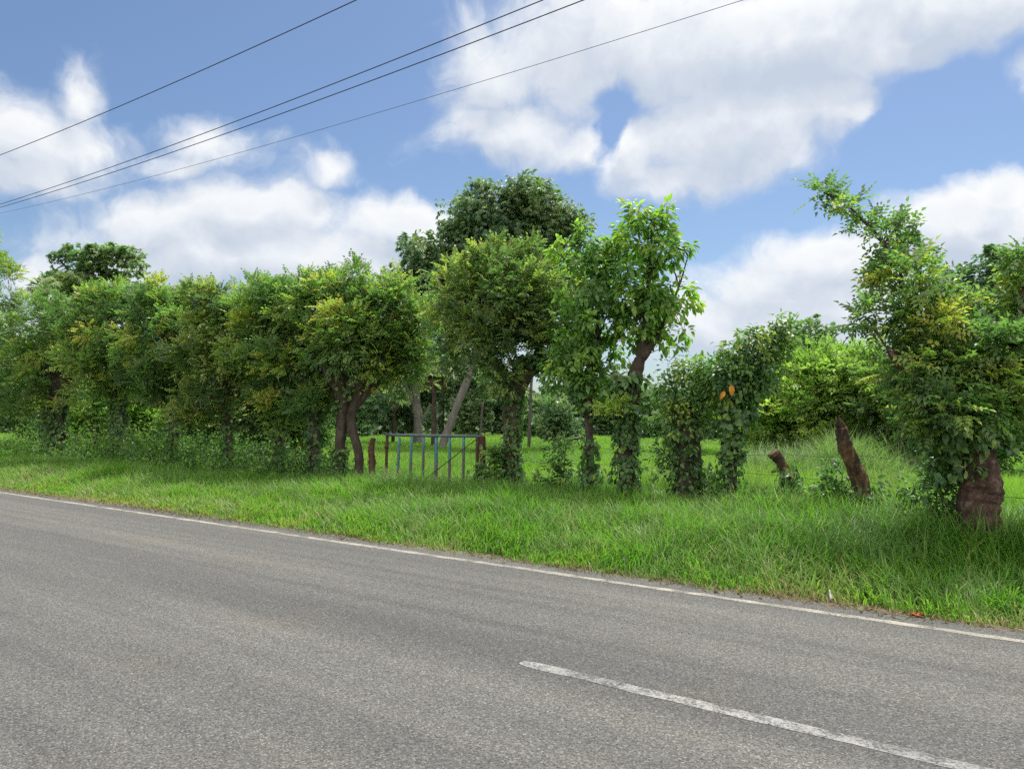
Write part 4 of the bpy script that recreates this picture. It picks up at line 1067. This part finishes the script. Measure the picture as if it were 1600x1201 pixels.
# crumpled upright scrap
gp = [[(-.045 + .022 * j + .05 * (1 - i / 4) * 0 + .012 * math.sin(3 * i + j), .018 * math.sin(2.2 * j + i), .02 + .04 * i * (1 - .13 * abs(j - 1))) for j in range(5)] for i in range(5)]
for i in range(5):
    for j in range(5):
        x, y, z = gp[i][j]; gp[i][j] = ((x - .0) * (1 - .19 * i) - .012 * i, y, z)
litter('plastic_scrap', 'crumpled white plastic scrap standing in the short grass by the road edge', 'litter', 1297, 939, [gp], M['paper'])
gq = [[(-.10 + .05 * j, .05 * (i - 1) * (1 - .3 * abs(j - 2)), .035 + .02 * math.sin(i * 2 + j * 1.7)) for j in range(5)] for i in range(3)]
gq2 = [[(.03 + .04 * j, .02 + .035 * (i - 1), .03 + .03 * math.sin(i + j * 1.3)) for j in range(4)] for i in range(3)]
litter('fallen_leaf', 'orange dry fallen leaf lying at the road edge', 'fallen leaf', 1423, 963, [gq, gq2], M['fallen'])

# ------------------------------------------------------------------ light and sky
SUN_AZ, SUN_EL = math.radians(28), math.radians(63)      # azimuth clockwise from straight ahead
sd = Vector((math.sin(SUN_AZ) * math.cos(SUN_EL), math.cos(SUN_AZ) * math.cos(SUN_EL), math.sin(SUN_EL)))
sl = bpy.data.lights.new('sun', 'SUN'); sl.energy = 4.2; sl.angle = math.radians(.8); sl.color = (1, .955, .88)
so = bpy.data.objects.new('sun', sl); COL.objects.link(so)
so.rotation_euler = sd.to_track_quat('Z', 'Y').to_euler(); so.location = (0, 0, 30)

wd = bpy.data.worlds.new('World'); SC.world = wd; wd.use_nodes = True
nt = wd.node_tree
for n in list(nt.nodes): nt.nodes.remove(n)
b = NB(nt)
out = b.n('ShaderNodeOutputWorld')
geo = b.n('ShaderNodeTexCoord')
sky = b.n('ShaderNodeTexSky', sky_type='NISHITA'); sky.sun_disc = False
sky.sun_elevation = SUN_EL; sky.sun_rotation = SUN_AZ; sky.air_density = 1.0; sky.dust_density = .9; sky.ozone_density = 2.0

# cloud field over azimuth / elevation
grp = bpy.data.node_groups.new('cloud_density', 'ShaderNodeTree')
grp.interface.new_socket('p', in_out='INPUT', socket_type='NodeSocketVector')
grp.interface.new_socket('d', in_out='OUTPUT', socket_type='NodeSocketFloat')
gb = NB(grp); gi = gb.n('NodeGroupInput'); gout = gb.n('NodeGroupOutput')
pin = gi.outputs[0]
def azel(px, py):
    u, w = ray(px, py)
    return math.atan2(u, 1), math.atan2(w, math.hypot(u, 1))
nz1 = gb.n('ShaderNodeTexNoise'); gb.put(nz1.inputs['Vector'], pin); nz1.inputs['Scale'].default_value = 7; nz1.inputs['Detail'].default_value = 3
nz2 = gb.n('ShaderNodeTexNoise'); gb.put(nz2.inputs['Vector'], pin); nz2.inputs['Scale'].default_value = 26; nz2.inputs['Detail'].default_value = 4
wv = gb.vmath('ADD', gb.vmath('MULTIPLY', gb.vmath('SUBTRACT', nz1.outputs['Color'], (.5, .5, .5)), (.13, .09, 0)), gb.vmath('MULTIPLY', gb.vmath('SUBTRACT', nz2.outputs['Color'], (.5, .5, .5)), (.035, .030, 0)))
pw = gb.vmath('ADD', pin, wv)
blobs = [
 (1000, 70, 330, 130, 1), (1260, 50, 330, 130, 1.25), (1500, 0, 260, 90, 1.2), (1420, 50, 200, 80, 1.1), (770, 110, 100, 120, .8), (800, 210, 130, 75, .8), (1130, 200, 240, 110, 1), (1070, 268, 130, 50, .8), (1290, 170, 100, 95, .8), (900, 225, 90, 45, .7), (1000, 230, 90, 70, .8),
 (50, 215, 190, 75, .75), (115, 150, 45, 60, .5), (10, 265, 150, 50, .6), (330, 215, 90, 40, .42), (290, 245, 90, 30, .42),
 (410, 335, 170, 75, 1), (270, 350, 140, 65, .85), (620, 360, 120, 70, 1), (440, 410, 380, 75, 1), (500, 260, 55, 38, .5),
 (1520, 360, 190, 85, 1), (1310, 415, 190, 65, .9), (1190, 450, 170, 65, .85), (1570, 305, 90, 50, 1), (1130, 500, 200, 60, .9), (1350, 480, 300, 70, .9),
 (1595, 105, 45, 40, .5), (60, 430, 55, 45, .8), (1250, 520, 400, 60, .9), (300, 520, 600, 70, .8),
 # beyond the frame
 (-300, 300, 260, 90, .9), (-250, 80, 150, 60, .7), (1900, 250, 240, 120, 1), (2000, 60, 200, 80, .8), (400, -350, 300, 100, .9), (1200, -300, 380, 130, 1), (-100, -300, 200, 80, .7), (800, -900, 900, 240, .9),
]
dens = None
for px, py, rx, ry, k in blobs:
    a0, e0 = azel(px, py); a1, _ = azel(px + rx, py); _, e1 = azel(px, py - ry)
    q = gb.vmath('MULTIPLY', gb.vmath('SUBTRACT', pw, (a0, e0, 0)), (1 / abs(a1 - a0), 1 / abs(e1 - e0), 0))
    d = gb.math('MULTIPLY', gb.math('SUBTRACT', 1.0, gb.vmath('LENGTH', q)), k)
    dens = d if dens is None else gb.math('SMOOTH_MAX', dens, d, .12)
for px, py, rx, ry, k in [(965, 150, 60, 60, 1.0), (950, 212, 42, 52, .8), (1420, 240, 130, 70, .8), (680, 300, 40, 50, .4)]:
    a0, e0 = azel(px, py); a1, _ = azel(px + rx, py); _, e1 = azel(px, py - ry)
    q = gb.vmath('MULTIPLY', gb.vmath('SUBTRACT', pw, (a0, e0, 0)), (1 / abs(a1 - a0), 1 / abs(e1 - e0), 0))
    d = gb.math('MULTIPLY', gb.math('MAXIMUM', gb.math('SUBTRACT', 1.0, gb.vmath('LENGTH', q)), 0.0), k)
    dens = gb.math('SUBTRACT', dens, d)
f1 = gb.noise(pw, 11, 10, .62, .1)
f2 = gb.noise(gb.vmath('MULTIPLY', pin, (1, 1.7, 1)), 4.5, 6, .55)
dens = gb.math('ADD', dens, gb.math('ADD', gb.math('MULTIPLY', gb.math('SUBTRACT', f1, .5), 1.15), gb.math('MULTIPLY', gb.math('SUBTRACT', f2, .5), .5)))
grp.links.new(dens, gout.inputs[0])

sp = b.n('ShaderNodeSeparateXYZ'); nt.links.new(geo.outputs['Generated'], sp.inputs[0])
az = b.math('ARCTAN2', sp.outputs[0], sp.outputs[1]); el = b.math('ARCSINE', sp.outputs[2])
cb = b.n('ShaderNodeCombineXYZ'); nt.links.new(az, cb.inputs[0]); nt.links.new(el, cb.inputs[1])
def density(vec):
    g_ = b.n('ShaderNodeGroup'); g_.node_tree = grp; b.put(g_.inputs[0], vec); return g_.outputs[0]
d0 = density(cb.outputs[0])
d1 = density(b.vmath('ADD', cb.outputs[0], (.012, .035, 0)))
maskv = b.smooth(d0, -.16, .48)
lit = b.math('ADD', b.math('MULTIPLY', b.math('SUBTRACT', d0, d1), .9), .50, clamp=True)
thick = b.smooth(d0, .1, 1.1)
fine = b.noise(cb.outputs[0], 16, 8, .6)
lum = b.math('ADD', b.math('SUBTRACT', lit, b.math('MULTIPLY', thick, .30)), b.math('MULTIPLY', b.math('SUBTRACT', fine, .5), .5), clamp=True)
ccol = b.ramp(lum, [(0, (.56, .63, .74)), (.35, (.68, .73, .81)), (.65, (.83, .865, .91)), (1, (.98, .985, .98))])
# glow of thin cloud near the sun
dv = b.vmath('DOT_PRODUCT', geo.outputs['Generated'], tuple(sd))
glow = b.smooth(dv, .79, .98)
ccol = b.mix(glow, ccol, (3.6, 3.5, 3.35))
# extra-bright broken cloud added out of view, behind and overhead, to lift the shadows
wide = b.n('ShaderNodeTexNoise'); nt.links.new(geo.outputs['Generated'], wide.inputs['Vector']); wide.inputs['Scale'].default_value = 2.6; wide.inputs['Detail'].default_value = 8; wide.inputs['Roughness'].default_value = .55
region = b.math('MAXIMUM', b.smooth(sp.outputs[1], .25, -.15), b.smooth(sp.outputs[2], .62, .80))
fill_cover = b.math('MULTIPLY', region, b.smooth(wide.outputs['Fac'], .40, .56))
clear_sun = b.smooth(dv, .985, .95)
fill_cover = b.math('MULTIPLY', fill_cover, clear_sun)
ccol = b.mix(fill_cover, ccol, (2.85, 2.83, 2.78))
maskv = b.math('MAXIMUM', maskv, fill_cover)
skyc = b.mix(1.0, sky.outputs[0], (.97, 1.07, 1.17), 'MULTIPLY')
bg1 = b.n('ShaderNodeBackground'); b.put(bg1.inputs[0], skyc); bg1.inputs[1].default_value = .077
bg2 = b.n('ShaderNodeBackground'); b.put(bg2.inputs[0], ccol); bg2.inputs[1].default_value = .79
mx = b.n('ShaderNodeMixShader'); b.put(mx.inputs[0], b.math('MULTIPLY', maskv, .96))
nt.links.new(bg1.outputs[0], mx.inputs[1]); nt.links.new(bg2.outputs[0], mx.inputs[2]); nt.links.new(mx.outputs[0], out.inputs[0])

# ------------------------------------------------------------------ render settings
SC.view_settings.view_transform = 'Standard'; SC.view_settings.look = 'None'
SC.view_settings.exposure = .40; SC.view_settings.gamma = 1
SC.render.engine = 'CYCLES'
SC.cycles.max_bounces = 8; SC.cycles.diffuse_bounces = 3; SC.cycles.transmission_bounces = 4; SC.cycles.transparent_max_bounces = 4; SC.cycles.glossy_bounces = 2
SC.cycles.use_denoising = False
SC.cycles.caustics_reflective = False; SC.cycles.caustics_refractive = False
print('polys', sum(len(o.data.polygons) for o in bpy.data.objects if o.type == 'MESH'))
